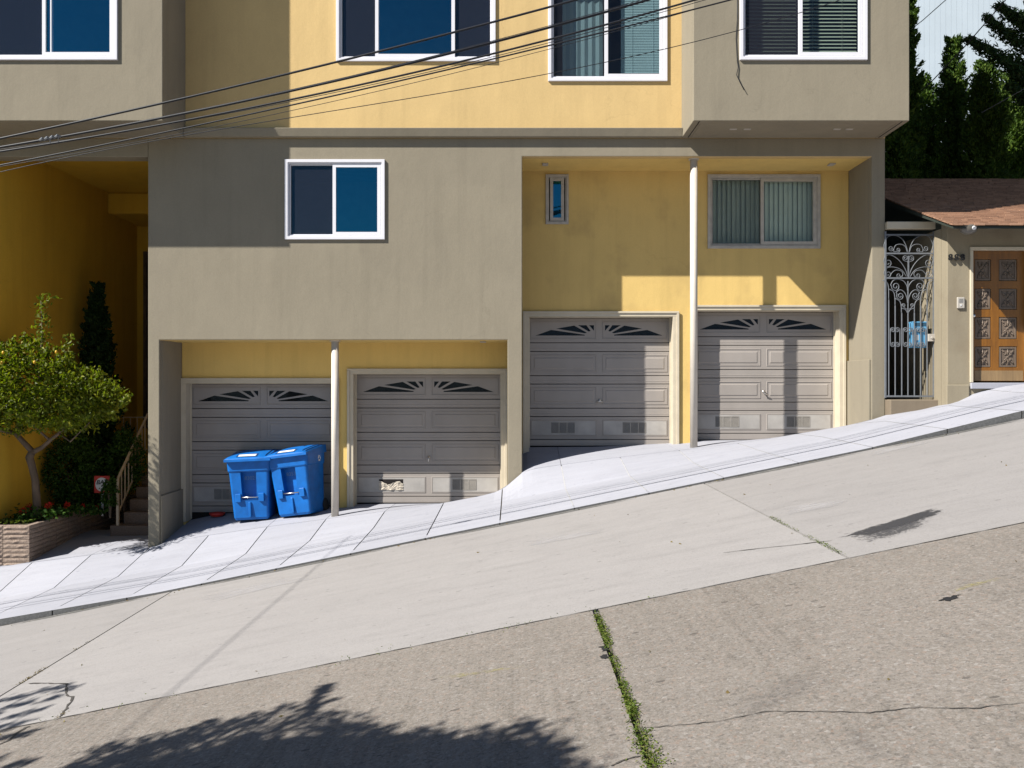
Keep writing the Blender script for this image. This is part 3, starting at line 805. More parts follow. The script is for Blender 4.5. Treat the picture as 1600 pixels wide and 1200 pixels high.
slider(w, YR, [(w[0] + .08, w[1] - .08, 'fixed')], 'oldvinyl', .03, .045, label='narrow window in the yellow recess wall')
w = W_r; c = X(1191, YR)
r = slider(w, YR, [(w[0] + .073, c + .02, 'screen'), (c - .03, w[1] - .073, 'fixed')], 'oldvinyl', .03, label='sliding window with vertical blinds in the yellow recess wall', gls='clearglass', scr='lightscreen')
vblinds(r, w[0] + .05, w[1] - .05, w[2] + .05, w[3] - .05, YR + .17)
# rooms behind the windows (partitions)
one('partition', 'room', bld, lambda m: m.box(XA + .141, XE - .141, 18.0, 18.1, -3.3, ZS + .079))
one('partition', 'room', bld, lambda m: m.box(-9.49, XE - .141, 17.5, 17.6, ZS + .251, ZTOP - .001))

# ---- loose cable under the right bay window
one('loose_cable', 'cable', bld, lambda m: m.tube([P(1152, -30, YB - .01), P(1152, 30, YB - .012), P(1150, 60, YB - .008), P(1152, 95, YB - .012), P(1153.5, 105, YB - .012), P(1151, 117, YB - .02), P(1156, 128, YB - .02), P(1163, 141, YB - .03)], .006, 6), smooth=True)

# ---- garage doors
FAN = [[(.073, .79), (.31, .47), (.82, .74), (.82, .79)], [(.385, .40), (.66, .225), (.855, .63), (.82, .66)],
       [(.715, .205), (.845, .205), (.91, .53), (.88, .565)], [(.885, .205), (.96, .205), (.96, .53)]]
def garage_door(d, label, torn=False, handle=0):
    x0, x1, z0, z1 = d
    root = one('garage_door', 'doorgap', bld, lambda m: m.box(x0 - .03, x1 + .03, YD + .025, YD + .06, z0 - .2, z1 + .01), label=label)
    H = z1 - z0
    u = H / 200.0
    bands = [(0, 38, 'fan'), (38, 52, 'rib'), (52, 89.5, 'panel'), (89.5, 103, 'rib'), (103, 140.5, 'panel'), (140.5, 154, 'rib'), (154, 189.5, 'vent'), (189.5, 200, 'rib')]
    cx = (x0 + x1) / 2
    for a, b, kind in bands:
        zt, zb = z1 - a * u - .004, z1 - b * u + .004
        if kind == 'rib':
            one('rib', 'door', root, lambda m: (m.raised(x0 + .004, x1 - .004, zb, zt, YD + .025, .027, .006), m.raised(x0 + .004, x1 - .004, zb + (zt - zb) * .30, zb + (zt - zb) * .38, YD - .002, .003, .003)))
            continue
        pw = [(x0 + .035, cx - .05, 0), (cx + .05, x1 - .05, 1)]
        pz0, pz1 = zb + .055, zt - .05
        if kind == 'fan':
            sec = one('section', 'door', root, lambda m: m.holes(x0 + .004, x1 - .004, zb, zt, YD, YD + .024, [(q[0] + .012, q[1] - .012, pz0 + .012, pz1 - .012) for q in pw]), weld=True, bevel=.003)
        else:
            sec = one('section', 'door', root, lambda m: m.box(x0 + .004, x1 - .004, YD, YD + .024, zb, zt), bevel=.004)
        for a0, a1, mir in pw:
            if kind == 'fan':
                fr = one('fan_panel', 'door', sec, lambda m: m.ring(a0, a1, pz0, pz1, .014, YD - .008, YD + .01, 0, .004))
                W_, H_ = a1 - a0, pz1 - pz0
                hp = [[(a0 + W_ * ((1 - fx) if mir else fx), pz1 - H_ * fy) for fx, fy in h] for h in FAN]
                k = .013
                one('fan_grille', 'primer' if False else 'door', sec, lambda m: m.prism([(a0 + k, pz0 + k), (a1 - k, pz0 + k), (a1 - k, pz1 - k), (a0 + k, pz1 - k)], YD + .004, YD + .014, 0, hp), fixn=True)
                one('fan_light', 'fanglass', sec, lambda m: m.quad((a0 + k, YD + .018, pz0 + k), (a1 - k, YD + .018, pz0 + k), (a1 - k, YD + .018, pz1 - k), (a0 + k, YD + .018, pz1 - k)))
            elif kind == 'panel':
                def pan(m):
                    m.ring(a0, a1, pz0, pz1, .016, YD - .007, YD + .002, 0, .005)
                    m.raised(a0 + .055, a1 - .055, pz0 + .05, pz1 - .05, YD + .001, .009, .014)
                one('raised_panel', 'door', sec, pan)
            else:
                def pan(m):
                    m.ring(a0, a1, pz0, pz1, .016, YD - .007, YD + .002, 0, .005)
                vp = one('vent_panel', 'door', sec, pan)
                va, vb = a0 + (a1 - a0) * .31, a0 + (a1 - a0) * .67
                vz0, vz1 = pz0 + (pz1 - pz0) * .18, pz1 - (pz1 - pz0) * .16
                one('primed_field', 'primer', sec, lambda m: m.holes(a0 + .02, a1 - .02, pz0 + .02, pz1 - .02, YD - .004, YD - .0005, [(va, vb, vz0, vz1)]))
                one('vent_back', 'doorgap', sec, lambda m: m.quad((va, YD - .0008, vz0), (vb, YD - .0008, vz0), (vb, YD - .0008, vz1), (va, YD - .0008, vz1)))
                if torn and mir == 0:
                    def rag(m):
                        nx_, nz_ = 14, 8; V = []; Fs = []
                        for j in range(nz_ + 1):
                            for i in range(nx_ + 1):
                                fx, fz = i / nx_, j / nz_
                                top = .68 + .16 * math.sin(fx * 9 + 1) + random.uniform(-.05, .05)
                                dep = .012 * (abs(math.sin(fx * 9.4)) ** .6) + random.uniform(0, .010)
                                V.append((va + (vb - va) * fx, YD - .001 - dep, vz0 + (vz1 - vz0) * fz * top))
                        for j in range(nz_):
                            for i in range(nx_):
                                q = j * (nx_ + 1) + i
                                Fs.append((q, q + 1, q + nx_ + 2, q + nx_ + 1))
                        m.add(V, Fs)
                    one('torn_liner', 'torn', sec, rag, label='torn pale liner bulging out of a broken vent')
                else:
                    def lou(m):
                        m.ring(va, vb, vz0, vz1, .008, YD - .009, YD - .001, 0, .002)
                        for t in (1 / 3, 2 / 3):
                            xx = va + (vb - va) * t
                            m.box(xx - .008, xx + .008, YD - .008, YD - .001, vz0, vz1)
                        z = vz0 + .012
                        while z < vz1 - .01:
                            m.quad((va + .008, YD - .007, z), (vb - .008, YD - .007, z), (vb - .008, YD - .0015, z + .012), (va + .008, YD - .0015, z + .012))
                            z += .017
                    one('vent', 'vent', sec, lou)
    # handle
    hz = z1 - H * (.655 if handle != 2 else .635); hx = cx
    def hnd(m):
        m.tube([(hx, YD, hz + .03), (hx, YD - .03, hz + .03)], .022, 10)
        if handle == 0: m.tube([(hx, YD - .032, hz + .035), (hx + .004, YD - .05, hz), (hx, YD - .045, hz - .05)], [.012, .010, .008], 8)
        elif handle == 1: m.tube([(hx - .055, YD - .035, hz), (hx, YD - .042, hz + .012), (hx + .055, YD - .035, hz)], [.008, .013, .008], 8)
        else: m.tube([(hx - .03, YD - .035, hz + .06), (hx, YD - .045, hz), (hx + .07, YD - .04, hz - .03)], [.009, .013, .008], 8)
    one('handle', 'metal', root, hnd, smooth=True)
    # casing: flat board with a back band on the wall, and the liner of the opening
    def cas(m):
        w1, w2 = .095, .035
        for (a, b) in ((x0 - w1, x0 + .004), (x1 - .004, x1 + w1)):
            m.box(a, b, YR - .022, YR - .0005, z0 - .12, z1 + .012)
        m.box(x0 - w1, x1 + w1, YR - .022, YR - .0005, z1 + .0125, z1 + .095)
        m.box(x0 - w1 - .008, x0 - w1 + w2, YR - .040, YR - .0222, z0 - .12, z1 + .068)
        m.box(x1 + w1 - w2, x1 + w1 + .008, YR - .040, YR - .0222, z0 - .12, z1 + .068)
        m.box(x0 - w1 - .008, x1 + w1 + .008, YR - .040, YR - .0222, z1 + .069, z1 + .103)
    root2 = one('casing', 'trim', root, cas, bevel=.004)
    def liner(m):
        m.box(x0 - .0095, x0 + .003, YR + .0005, YD + .02, z0 - .12, z1 + .002)
        m.box(x1 - .003, x1 + .0095, YR + .0005, YD + .02, z0 - .12, z1 + .002)
        m.box(x0 - .0095, x1 + .0095, YR + .0005, YD + .02, z1 + .0025, z1 + .0115)
        m.box(x0 + .003, x0 + .022, YD - .035, YD - .012, z0 - .1, z1 + .002)
        m.box(x1 - .022, x1 - .003, YD - .035, YD - .012, z0 - .1, z1 + .002)
    one('jamb_liner', 'trim', root, liner)
    return root
garage_door(DO[0], 'taupe garage door behind the two blue bins')
garage_door(DO[1], 'taupe garage door with a torn lower vent', torn=True)
garage_door(DO[2], 'taupe garage door left of the tall post', handle=1)
garage_door(DO[3], 'taupe garage door crossed by the post shadow', handle=2)

# ------------------------------------------------------------------ wheeled bins
def make_bin(label, loc, rz, roll, pitch, code, logo):
    root = empty('wheeled_bin', (0, 0, 0), label=label, cat='recycling bin', group='blue recycling bins by the garage door')
    wt, wb, dt, db, Hh = .345, .285, .37, .285, 1.0          # half widths / depths
    def tp(x, y, z):                                        # taper a unit box point (-1..1, -1..1, z)
        t = z / Hh
        return (x * (wb + (wt - wb) * t), y * (db + (dt - db) * t), z)
    mb = MB()
    cr = .14
    prof = []
    for (sx, sy, a0) in ((1, -1, -90), (1, 1, 0), (-1, 1, 90), (-1, -1, 180)):
        for k in range(5):
            a = math.radians(a0 + 90 * k / 4)
            prof.append((sx * (1 - cr) + cr * math.cos(a), sy * (1 - cr) + cr * math.sin(a)))
    zs_ = [0, .04, .5, 1.0]
    n = len(prof)
    vs = []
    for z in zs_:
        sck = .94 if z == 0 else 1
        for x, y in prof: vs.append(tp(x * sck, y * sck, z))
    fs = []
    for k in range(len(zs_) - 1):
        for i in range(n):
            j = (i + 1) % n
            if i == n - 1 and k >= 1: continue                # the flat front is filled with the pocketed panel
            fs.append((k * n + i, k * n + j, (k + 1) * n + j, (k + 1) * n + i))
    fs.append(tuple(reversed(range(n))))
    mb.add(vs, fs)
    pb = MB()
    e = 1 - cr
    pb.holes(-e, e, .04, 1.0, -1, -.62, [(-.42, .36, .34, .80)])
    vv = []
    for x, y, z in pb.v: vv.append(tp(x, y, z))
    mb.add(vv, [f for f in pb.f])
    mb.add([tp(-.42, -.62, .34), tp(.36, -.62, .34), tp(.36, -.62, .80), tp(-.42, -.62, .80)], [(0, 1, 2, 3)])
    body = build(mb, 'body', 'bluebin', root, weld=True, fixn=False)
    # collar under the rim
    mb = MB(); vs = []
    for z, k in ((.80, 1.02), (.82, 1.045), (.99, 1.045), (1.0, 1.03)):
        for x, y in prof: vs.append(tp(x * k, y * k, z))
    fs = [(k * n + i, k * n + (i + 1) % n, (k + 1) * n + (i + 1) % n, (k + 1) * n + i) for k in range(3) for i in range(n) if not (i == n - 1 and False)]
    mb.add(vs, fs)
    build(mb, 'collar', 'bluebin', root)
    # side shoulders of the front and the lift-bar brackets
    def brk(m):
        for sx in (-1, 1):
            x, y, z = tp(sx * .62, -1, .36)
            m.box(x - .045, x + .045, y - .035, y + .03, .30, .44)
        x, y, z = tp(-.03, -1, .28)
        m.box(x - .02, x + .02, y - .02, y + .02, .05, .30)
    one('bracket', 'bluebin', root, brk, bevel=.008)
    x, y, z = tp(0, -1, .37)
    one('lift_bar', 'metal', root, lambda m: m.tube([(x - .17, y - .012, .375), (x + .14, y - .012, .375)], .011, 8), smooth=True)
    # lid: domed sheet with a rim and front lip
    mb = MB(); V = []; Fs = []
    nx_, ny_ = 10, 10
    hw, y0_, y1_ = wt + .035, -dt - .075, dt + .03
    def lz(u, t):
        d = (1 - (2 * u - 1) ** 4) * (1 - (2 * t - 1) ** 4)
        return 1.015 + .11 * t + .045 * d
    for j in range(ny_ + 1):
        for i in range(nx_ + 1):
            u, t = i / nx_, j / ny_
            V.append((-hw + 2 * hw * u, y0_ + (y1_ - y0_) * t, lz(u, t)))
    Fs = [(j * (nx_ + 1) + i, j * (nx_ + 1) + i + 1, (j + 1) * (nx_ + 1) + i + 1, (j + 1) * (nx_ + 1) + i) for j in range(ny_) for i in range(nx_)]
    b = list(range(nx_ + 1)) + [j * (nx_ + 1) + nx_ for j in range(1, ny_ + 1)] + [ny_ * (nx_ + 1) + i for i in range(nx_ - 1, -1, -1)] + [j * (nx_ + 1) for j in range(ny_ - 1, 0, -1)]
    N = len(V)
    for q in b: V.append((V[q][0] * 1.0, V[q][1], min(V[q][2] - .04, .992)))
    for k in range(len(b)):
        Fs.append((b[k], N + k, N + (k + 1) % len(b), b[(k + 1) % len(b)]))
    Fs.append(tuple(N + k for k in range(len(b))))
    mb.add(V, Fs)
    lid = build(mb, 'lid', 'bluebin', root)
    lid.data.polygons.foreach_set('use_smooth', [i < nx_ * ny_ for i in range(len(lid.data.polygons))])
    def ribs(m):
        for uu in (.87, .94):
            m.tube([(-hw + 2 * hw * uu, y0_ + (y1_ - y0_) * t, lz(uu, t) + .002) for t in lin(.12, .92, 8)], .008, 6)
        m.tube([(-hw + 2 * hw * .66, y0_ + (y1_ - y0_) * t, lz(.66, t) + .001) for t in lin(.62, .9, 5)], .008, 6)
    one('lid_rib', 'bluedark', lid, ribs)
    ns = 4
    def lab(m):
        for k in range(ns):
            u0, u1 = .28 + .38 * k / ns, .28 + .38 * (k + 1) / ns
            m.quad(*[(-hw + 2 * hw * u, y0_ + (y1_ - y0_) * t, lz(u, t) + .006) for u, t in ((u0, .10), (u1, .10), (u1, .22), (u0, .22))])
    one('lid_label', 'label_white', lid, lab)
    one('lid_patch', 'bluedark', lid, lambda m: [m.quad(*[(-hw + 2 * hw * u, y0_ + (y1_ - y0_) * t, lz(u, t) + .004) for u, t in ((.24 + .46 * k / 4, .08), (.24 + .46 * (k + 1) / 4, .08), (.24 + .46 * (k + 1) / 4, .27), (.24 + .46 * k / 4, .27))]) for k in range(4)])
    for sx in (-1, 1):
        one('wheel', 'rubber', root, lambda m: m.tube([(sx * .25, db + .03, .10), (sx * .31, db + .03, .10)], .11, 18))
    # stamped serial number in the pocket
    fc = bpy.data.curves.new('serial_number', 'FONT'); fc.body = code; fc.size = .085; fc.align_x = 'CENTER'
    me = bpy.data.objects.new('tmp', fc); COL.objects.link(me)
    dg = bpy.context.evaluated_depsgraph_get()
    tm = bpy.data.meshes.new_from_object(me.evaluated_get(dg)); bpy.data.objects.remove(me)
    tilt = math.atan2(dt - db, Hh)
    x, y, z = tp(0, -.62, .66)
    tm.transform(Matrix.Translation((x, y - .004, z)) @ Matrix.Rotation(math.radians(90) + tilt * .8, 4, 'X'))
    o = link_mesh('serial_number', tm, 'faint', root, (0, 0, 0))
    if logo:
        def lg(m):
            for k in range(3):
                a = math.radians(90 + 120 * k); b_ = math.radians(90 + 120 * (k + 1))
                p1 = (.07 * math.cos(a), .07 * math.sin(a)); p2 = (.07 * math.cos(b_), .07 * math.sin(b_))
                q1 = (p1[0] * .8 + p2[0] * .2, p1[1] * .8 + p2[1] * .2); q2 = (p1[0] * .25 + p2[0] * .75, p1[1] * .25 + p2[1] * .75)
                for c_ in ((q1, q2),):
                    dx, dy = c_[1][0] - c_[0][0], c_[1][1] - c_[0][1]; L = math.hypot(dx, dy); nx1, ny1 = -dy / L * .012, dx / L * .012
                    pts = [(c_[0][0] + nx1, c_[0][1] + ny1), (c_[0][0] - nx1, c_[0][1] - ny1), (c_[1][0] - nx1, c_[1][1] - ny1), (c_[1][0] + nx1, c_[1][1] + ny1)]
                    V_ = []
                    for (ya, za) in pts:
                        zz = .90 + za
                        V_.append((tp(1.045, 0, zz)[0] + .004, .12 + ya, zz))
                    m.add(V_, [(0, 1, 2, 3)])
        one('recycling_mark', 'label_white', root, lg)
    root.rotation_euler = (pitch, roll, rz)
    root.location = loc
    return root
xb1 = X(399, 15.2); xb2 = X(472, 15.15)
make_bin('blue wheeled bin on the left, standing nearly upright before the garage door', (xb1, 15.22, zsw(xb1, 15.2) + .012), math.radians(2), math.radians(-2.5), math.radians(-2), '83021', False)
make_bin('blue wheeled bin on the right, leaning left beside the short post', (xb2, 15.16, zsw(xb2, 15.15) + .012), math.radians(-11), math.radians(-7.5), math.radians(-2.5), '83531', True)

# small red object by the garage door
q = P(340, 800, 15.6)
zz = zsw(q.x, 15.6)
mb = MB()
pr = [(.0, .0), (.09, .0), (.115, .035), (.12, .06), (.10, .055), (.085, .02), (.0, .015)]
n = 20; vs = [(q.x + r_ * 1.15 * math.cos(2 * math.pi * a / n), 15.58 + r_ * math.sin(2 * math.pi * a / n), zz + .004 + h_) for r_, h_ in pr for a in range(n)]
mb.add(vs, [(k * n + a, k * n + (a + 1) % n, (k + 1) * n + (a + 1) % n, (k + 1) * n + a) for k in range(len(pr) - 1) for a in range(n)])
build(mb, 'bowl', 'red', smooth=True, label='flat red bowl on the garage floor left of the bins', cat='bowl')

# ------------------------------------------------------------------ entry: planter, steps, railing
PX, PZ = -7.78, Z(821, Y0)
pl = empty('block_planter', (-8.1, 15.6, -2.9), label='low pink split face block planter at the entry', cat='planter')
mb = MB(); mb.box(-8.49, PX - .03, Y0 + .03, 18.6, -3.3, PZ - .05)
build(mb, 'core', 'soil_joint', pl)
one('soil', 'soil', pl, lambda m: m.box(-8.49, PX - .10, Y0 + .10, 18.6, PZ - .0495, PZ - .02))
def block(x0, x1, z0, z1, side):
    """split faced block; side 0 faces -Y, side 1 faces +X"""
    mb = MB(); nx_, nz_ = 6, 2; V = []
    for j in range(nz_ + 1):
        for i in range(nx_ + 1):
            u, t = i / nx_, j / nz_
            d = 0 if (i in (0, nx_) or j in (0, nz_)) else random.uniform(.004, .022)
            a, z = x0 + (x1 - x0) * u, z0 + (z1 - z0) * t
            V.append((a, Y0 - d, z) if side == 0 else (PX + d, a, z))
    Fs = [(j * (nx_ + 1) + i, j * (nx_ + 1) + i + 1, (j + 1) * (nx_ + 1) + i + 1, (j + 1) * (nx_ + 1) + i) for j in range(nz_) for i in range(nx_)]
    o = len(V)
    c = [0, nx_, nz_ * (nx_ + 1) + nx_, nz_ * (nx_ + 1)]
    for k in c:
        x, y, z = V[k]
        V.append((x, y + .09, z) if side == 0 else (x - .09, y, z))
    for k in range(4):
        Fs.append((c[k], o + k, o + (k + 1) % 4, c[(k + 1) % 4]))
    mb.add(V, Fs)
    return build(mb, 'block', 'block', pl)
ch = .0745
for r_ in range(9):
    za = PZ - (r_ + 1) * ch + .004; zb_ = PZ - r_ * ch - .004
    for a, b in ((-8.49, -8.208), (-8.200, PX)): block(a, b, za, zb_, 0)
    y = Y0
    while y < 18.4:
        block(y + (.092 if y == Y0 else .004), y + .43 - .004, za, zb_, 1); y += .43
st = empty('entry_steps', (-6.5, 16.3, -2.75), label='brown aggregate entry steps climbing beside the grey pillar', cat='steps')
for k in range(7):
    yk = 16.0 + .26 * k; zt = -2.52 + .20 * k
    one('step', 'step', st, lambda m: m.box(-7.15 if k == 0 else -7.02, XA - .002, yk, yk + (.30 if k < 6 else 2.9), -3.1, zt), bevel=.012)
RX = -7.03
def rp(y): return -1.69 + (y - 16.05) * .84
rl = empty('stair_railing', (RX, 16.05, -2.52), label='thin beige metal stair railing beside the entry steps', cat='railing')
one('handrail', 'rail', rl, lambda m: m.box(-.022, .022, 0, math.hypot(1.35, 1.35 * .84), -.012, .012, mat=Matrix.Translation((RX, 16.03, rp(16.03))) @ Matrix.Rotation(math.atan(.84), 4, 'X')), bevel=.004)
one('bottom_rail', 'rail', rl, lambda m: m.box(-.012, .012, 0, math.hypot(1.25, 1.25 * .84), -.01, .01, mat=Matrix.Translation((RX, 16.06, rp(16.06) - .62)) @ Matrix.Rotation(math.atan(.84), 4, 'X')))
one('newel_post', 'rail', rl, lambda m: m.box(RX - .022, RX + .022, 16.03, 16.07, -2.53, rp(16.05)))
for k in range(8):
    y = 16.2 + .15 * k
    one('baluster', 'rail', rl, lambda m: m.box(RX - .009, RX + .009, y - .009, y + .009, rp(y) - .62, rp(y) - .005))
rl2 = empty('landing_railing', (-7.3, 17.9, -1.4), label='thin landing railing seen above the steps behind the shrubs', cat='railing')
zt = Z(652, 18.0)
one('top_rail', 'rail', rl2, lambda m: m.box(X(192, 18), -6.0, 17.98, 18.02, zt - .012, zt + .012))
for px in (193, 204, 214.5, 226):
    one('baluster', 'rail', rl2, lambda m: m.box(X(px, 18) - .010, X(px, 18) + .010, 17.99, 18.01, -1.35, zt - .013))

# security sign
sg = empty('security_sign', P(160, 790, 16.3), label='small red and white security sign standing among the shrubs', cat='sign')
q = P(159, 757, 16.2)
S_ = .155
one('plate', 'red', sg, lambda m: m.box(q.x - .14, q.x + .14, 16.2, 16.215, q.z - S_, q.z + S_), bevel=.006)
def disc(m):
    n_ = 32; m.add([(q.x + .115 * math.cos(2 * math.pi * a / n_), 16.197, q.z + .125 * math.sin(2 * math.pi * a / n_)) for a in range(n_)], [tuple(range(n_))])
one('white_disc', 'label_white', sg, disc)
one('stake', 'label_white', sg, lambda m: m.box(q.x - .018, q.x + .018, 16.22, 16.23, PZ - .1, q.z - S_ + .05))
def text_mesh(name, body, size, loc, mats, parent, depth=.0, align='CENTER', shear=0.0):
    fc = bpy.data.curves.new(name, 'FONT'); fc.body = body; fc.size = size; fc.align_x = align; fc.extrude = depth; fc.shear = shear; fc.offset = size * .02
    t = bpy.data.objects.new('tmp', fc); COL.objects.link(t)
    dg = bpy.context.evaluated_depsgraph_get()
    me = bpy.data.meshes.new_from_object(t.evaluated_get(dg)); bpy.data.objects.remove(t)
    me.transform(Matrix.Rotation(math.radians(90), 4, 'X'))
    return link_mesh(name, me, mats, parent, loc)
text_mesh('lettering', 'BAY', .11, (q.x, 16.194, q.z + .005), 'black', sg, .001, shear=.25)

# ------------------------------------------------------------------ foliage
def leaves(name, C, D, L, Wd, mats, parent=None, fold=.25, **kw):
    """C centres, D long axes (unit), L length, Wd width; one rhombic leaf each"""
    N = len(C)
    D = D / np.linalg.norm(D, axis=1, keepdims=True)
    R = rng.normal(size=(N, 3)); S = np.cross(D, R); S /= np.linalg.norm(S, axis=1, keepdims=True)
    Nn = np.cross(S, D)
    L = np.broadcast_to(np.asarray(L, float), (N,))[:, None]; Wd = np.broadcast_to(np.asarray(Wd, float), (N,))[:, None]
    a = C - D * L * .5; b = C + S * Wd * .5 + Nn * Wd * fold - D * L * .08; c = C + D * L * .5; d = C - S * Wd * .5 + Nn * Wd * fold - D * L * .08
    V = np.stack([a, b, c, d], 1).reshape(-1, 3)
    org = C.mean(0); org[2] = V[:, 2].min()
    me = bpy.data.meshes.new(name)
    me.vertices.add(4 * N); me.vertices.foreach_set('co', (V - org).astype(np.float32).ravel())
    idx = np.arange(N)[:, None] * 4
    tri = np.concatenate([idx + [0, 1, 2], idx + [0, 2, 3]], 1).reshape(-1)
    me.loops.add(6 * N); me.loops.foreach_set('vertex_index', tri.astype(np.int32))
    me.polygons.add(2 * N); me.polygons.foreach_set('loop_start', np.arange(0, 6 * N, 3, dtype=np.int32)); me.polygons.foreach_set('loop_total', np.full(2 * N, 3, np.int32))
    me.update(); me.validate()
    return link_mesh(name, me, mats, parent, org, **kw)
def blob(c, r, n, shell=.55):
    """points in an ellipsoid, denser to the outside, gathered in twig clumps"""
    k = max(4, n // 14)
    u = rng.normal(size=(k, 3)); u /= np.linalg.norm(u, axis=1, keepdims=True)
    rad = shell + (1 - shell) * rng.random(k) ** .7
    tw = u * rad[:, None]
    pts = np.repeat(tw, 14, 0)[:n] + rng.normal(size=(min(n, k * 14), 3)) * .10
    dirs = np.repeat(u, 14, 0)[:len(pts)] + rng.normal(size=pts.shape) * .8
    return np.array(c) + pts * np.array(r), dirs

# lemon tree
lt = empty('lemon_tree', P(56, 811, 15.2), label='sunlit lemon tree with yellow fruit growing in the block planter', cat='tree')
tb = [P(57, 812, 15.2), P(58, 790, 15.19), P(55, 750, 15.12), P(50, 728, 15.08), P(46, 715, 15.05), P(51, 704, 15.02)]
def trunk(m):
    m.tube(tb, [.085, .068, .060, .060, .066, .058], 10)
    m.tube([tb[-1] + Vector((.01, 0, -.03)), P(36, 690, 14.98), P(24, 677, 14.92), P(-4, 668, 14.85), P(-40, 640, 14.7), P(-50, 600, 14.7)], [.05, .045, .042, .035, .025, .012], 8)
    m.tube([tb[-1] + Vector((0, 0, -.03)), P(66, 699, 14.95), P(78, 688, 14.88), P(92, 677, 14.8), P(120, 650, 14.7), P(150, 625, 14.65)], [.045, .036, .032, .026, .02, .01], 8)
    m.tube([P(24, 677, 14.92), P(40, 640, 14.8), P(62, 590, 14.7), P(66, 520, 14.65), P(64, 470, 14.62)], [.032, .026, .02, .012, .005], 8)
    m.tube([P(78, 688, 14.88), P(60, 672, 14.75), P(48, 660, 14.6), P(30, 620, 14.4)], [.022, .018, .014, .008], 6)
    m.tube([P(24, 677, 14.92), Vector((-8.3, 14.4, -.7)), Vector((-8.35, 13.9, -.2)), Vector((-8.3, 13.4, .5))], [.04, .035, .03, .012], 8)
    m.tube([P(92, 677, 14.8), P(110, 690, 14.6), P(140, 660, 14.4)], [.015, .012, .006], 6)
one('trunk', 'bark', lt, trunk, smooth=True)
Cs, Ds = [], []
for px, py, rx, ry, n, Y in ((40, 605, 84, 68, 4200, 14.7), (105, 622, 78, 52, 3400, 14.65), (-35, 600, 72, 60, 1900, 14.7), (148, 628, 46, 34, 1300, 14.6), (88, 570, 34, 30, 450, 14.6), (18, 560, 50, 34, 700, 14.75), (10, 650, 60, 34, 900, 14.5), (90, 650, 70, 26, 900, 14.5), (66, 545, 22, 26, 240, 14.65)):
    s_ = Y / F
    p_, d_ = blob(P(px, py, Y), (rx * s_, .62 * min(1, rx / 60), ry * s_), n, .45)
    Cs.append(p_); Ds.append(d_)
t_ = rng.random(170)
sp = np.stack([X(66, 14.62) + rng.normal(size=170) * .075 * (1.1 - t_ * .5), 14.62 + rng.normal(size=170) * .07, Z(540, 14.62) + (Z(457, 14.62) - Z(540, 14.62)) * t_], 1)
Cs.append(sp); Ds.append(rng.normal(size=(170, 3)) + [0, 0, .5])
sp = np.array([P(91, 464, 14.5)]) + rng.normal(size=(5, 3)) * .02; Cs.append(sp); Ds.append(rng.normal(size=(5, 3)))
t_ = rng.random(90)
sp = np.stack([X(100, 14.6) + t_ * .10 + rng.normal(size=90) * .06, 14.55 + rng.normal(size=90) * .06, Z(570, 14.6) + (Z(522, 14.6) - Z(570, 14.6)) * t_], 1); Cs.append(sp); Ds.append(rng.normal(size=(90, 3)) + [0, 0, .5])
for _ in range(46):
    th_ = random.uniform(-.35, math.pi + .35)
    bx = random.choice(((40, 605, 84, 68), (105, 622, 78, 52), (148, 628, 46, 34), (-10, 600, 80, 62)))
    p0 = P(bx[0] + bx[2] * .9 * math.cos(th_), bx[1] - bx[3] * .9 * math.sin(th_), random.uniform(14.35, 14.95))
    L_ = random.uniform(.08, .24); nn = int(L_ * 130)
    dv = np.array((math.cos(th_) * .8 + random.uniform(-.3, .3), random.uniform(-.4, .4), .55 + abs(math.sin(th_)) * .6)); dv /= np.linalg.norm(dv)
    t_ = rng.random(nn)[:, None]
    Cs.append(np.array(p0) + dv * t_ * L_ + rng.normal(size=(nn, 3)) * .028); Ds.append(dv + rng.normal(size=(nn, 3)) * .9)
for cc, rr, n in (((-8.25, 13.45, .95), (.5, .45, .55), 900), ((-8.3, 13.3, .2), (.55, .5, .75), 1500), ((-8.2, 13.7, -.35), (.45, .5, .5), 800)):
    p_, d_ = blob(cc, rr, n, .35); p_[:, 0] = np.minimum(p_[:, 0], -.585 * p_[:, 1]); Cs.append(p_); Ds.append(d_)
C_ = np.concatenate(Cs); D_ = np.concatenate(Ds)
leaves('crown', C_, D_, rng.uniform(.055, .095, len(C_)), rng.uniform(.028, .046, len(C_)), 'lemonleaf', lt)
for px, py in ((5, 551), (3, 567), (54, 566), (88, 550), (38, 608)):
    q = P(px, py, 14.22)
    mb = MB(); n = 10; pr = [(0, -.03), (.015, -.022), (.022, 0), (.015, .022), (0, .03)]
    mb.add([(q.x + r_ * math.cos(2 * math.pi * a / n), q.y + r_ * math.sin(2 * math.pi * a / n), q.z + h_) for r_, h_ in pr for a in range(n)], [(k * n + a, k * n + (a + 1) % n, (k + 1) * n + (a + 1) % n, (k + 1) * n + a) for k in range(4) for a in range(n)])
    build(mb, 'fruit', 'fruit', lt, smooth=True)

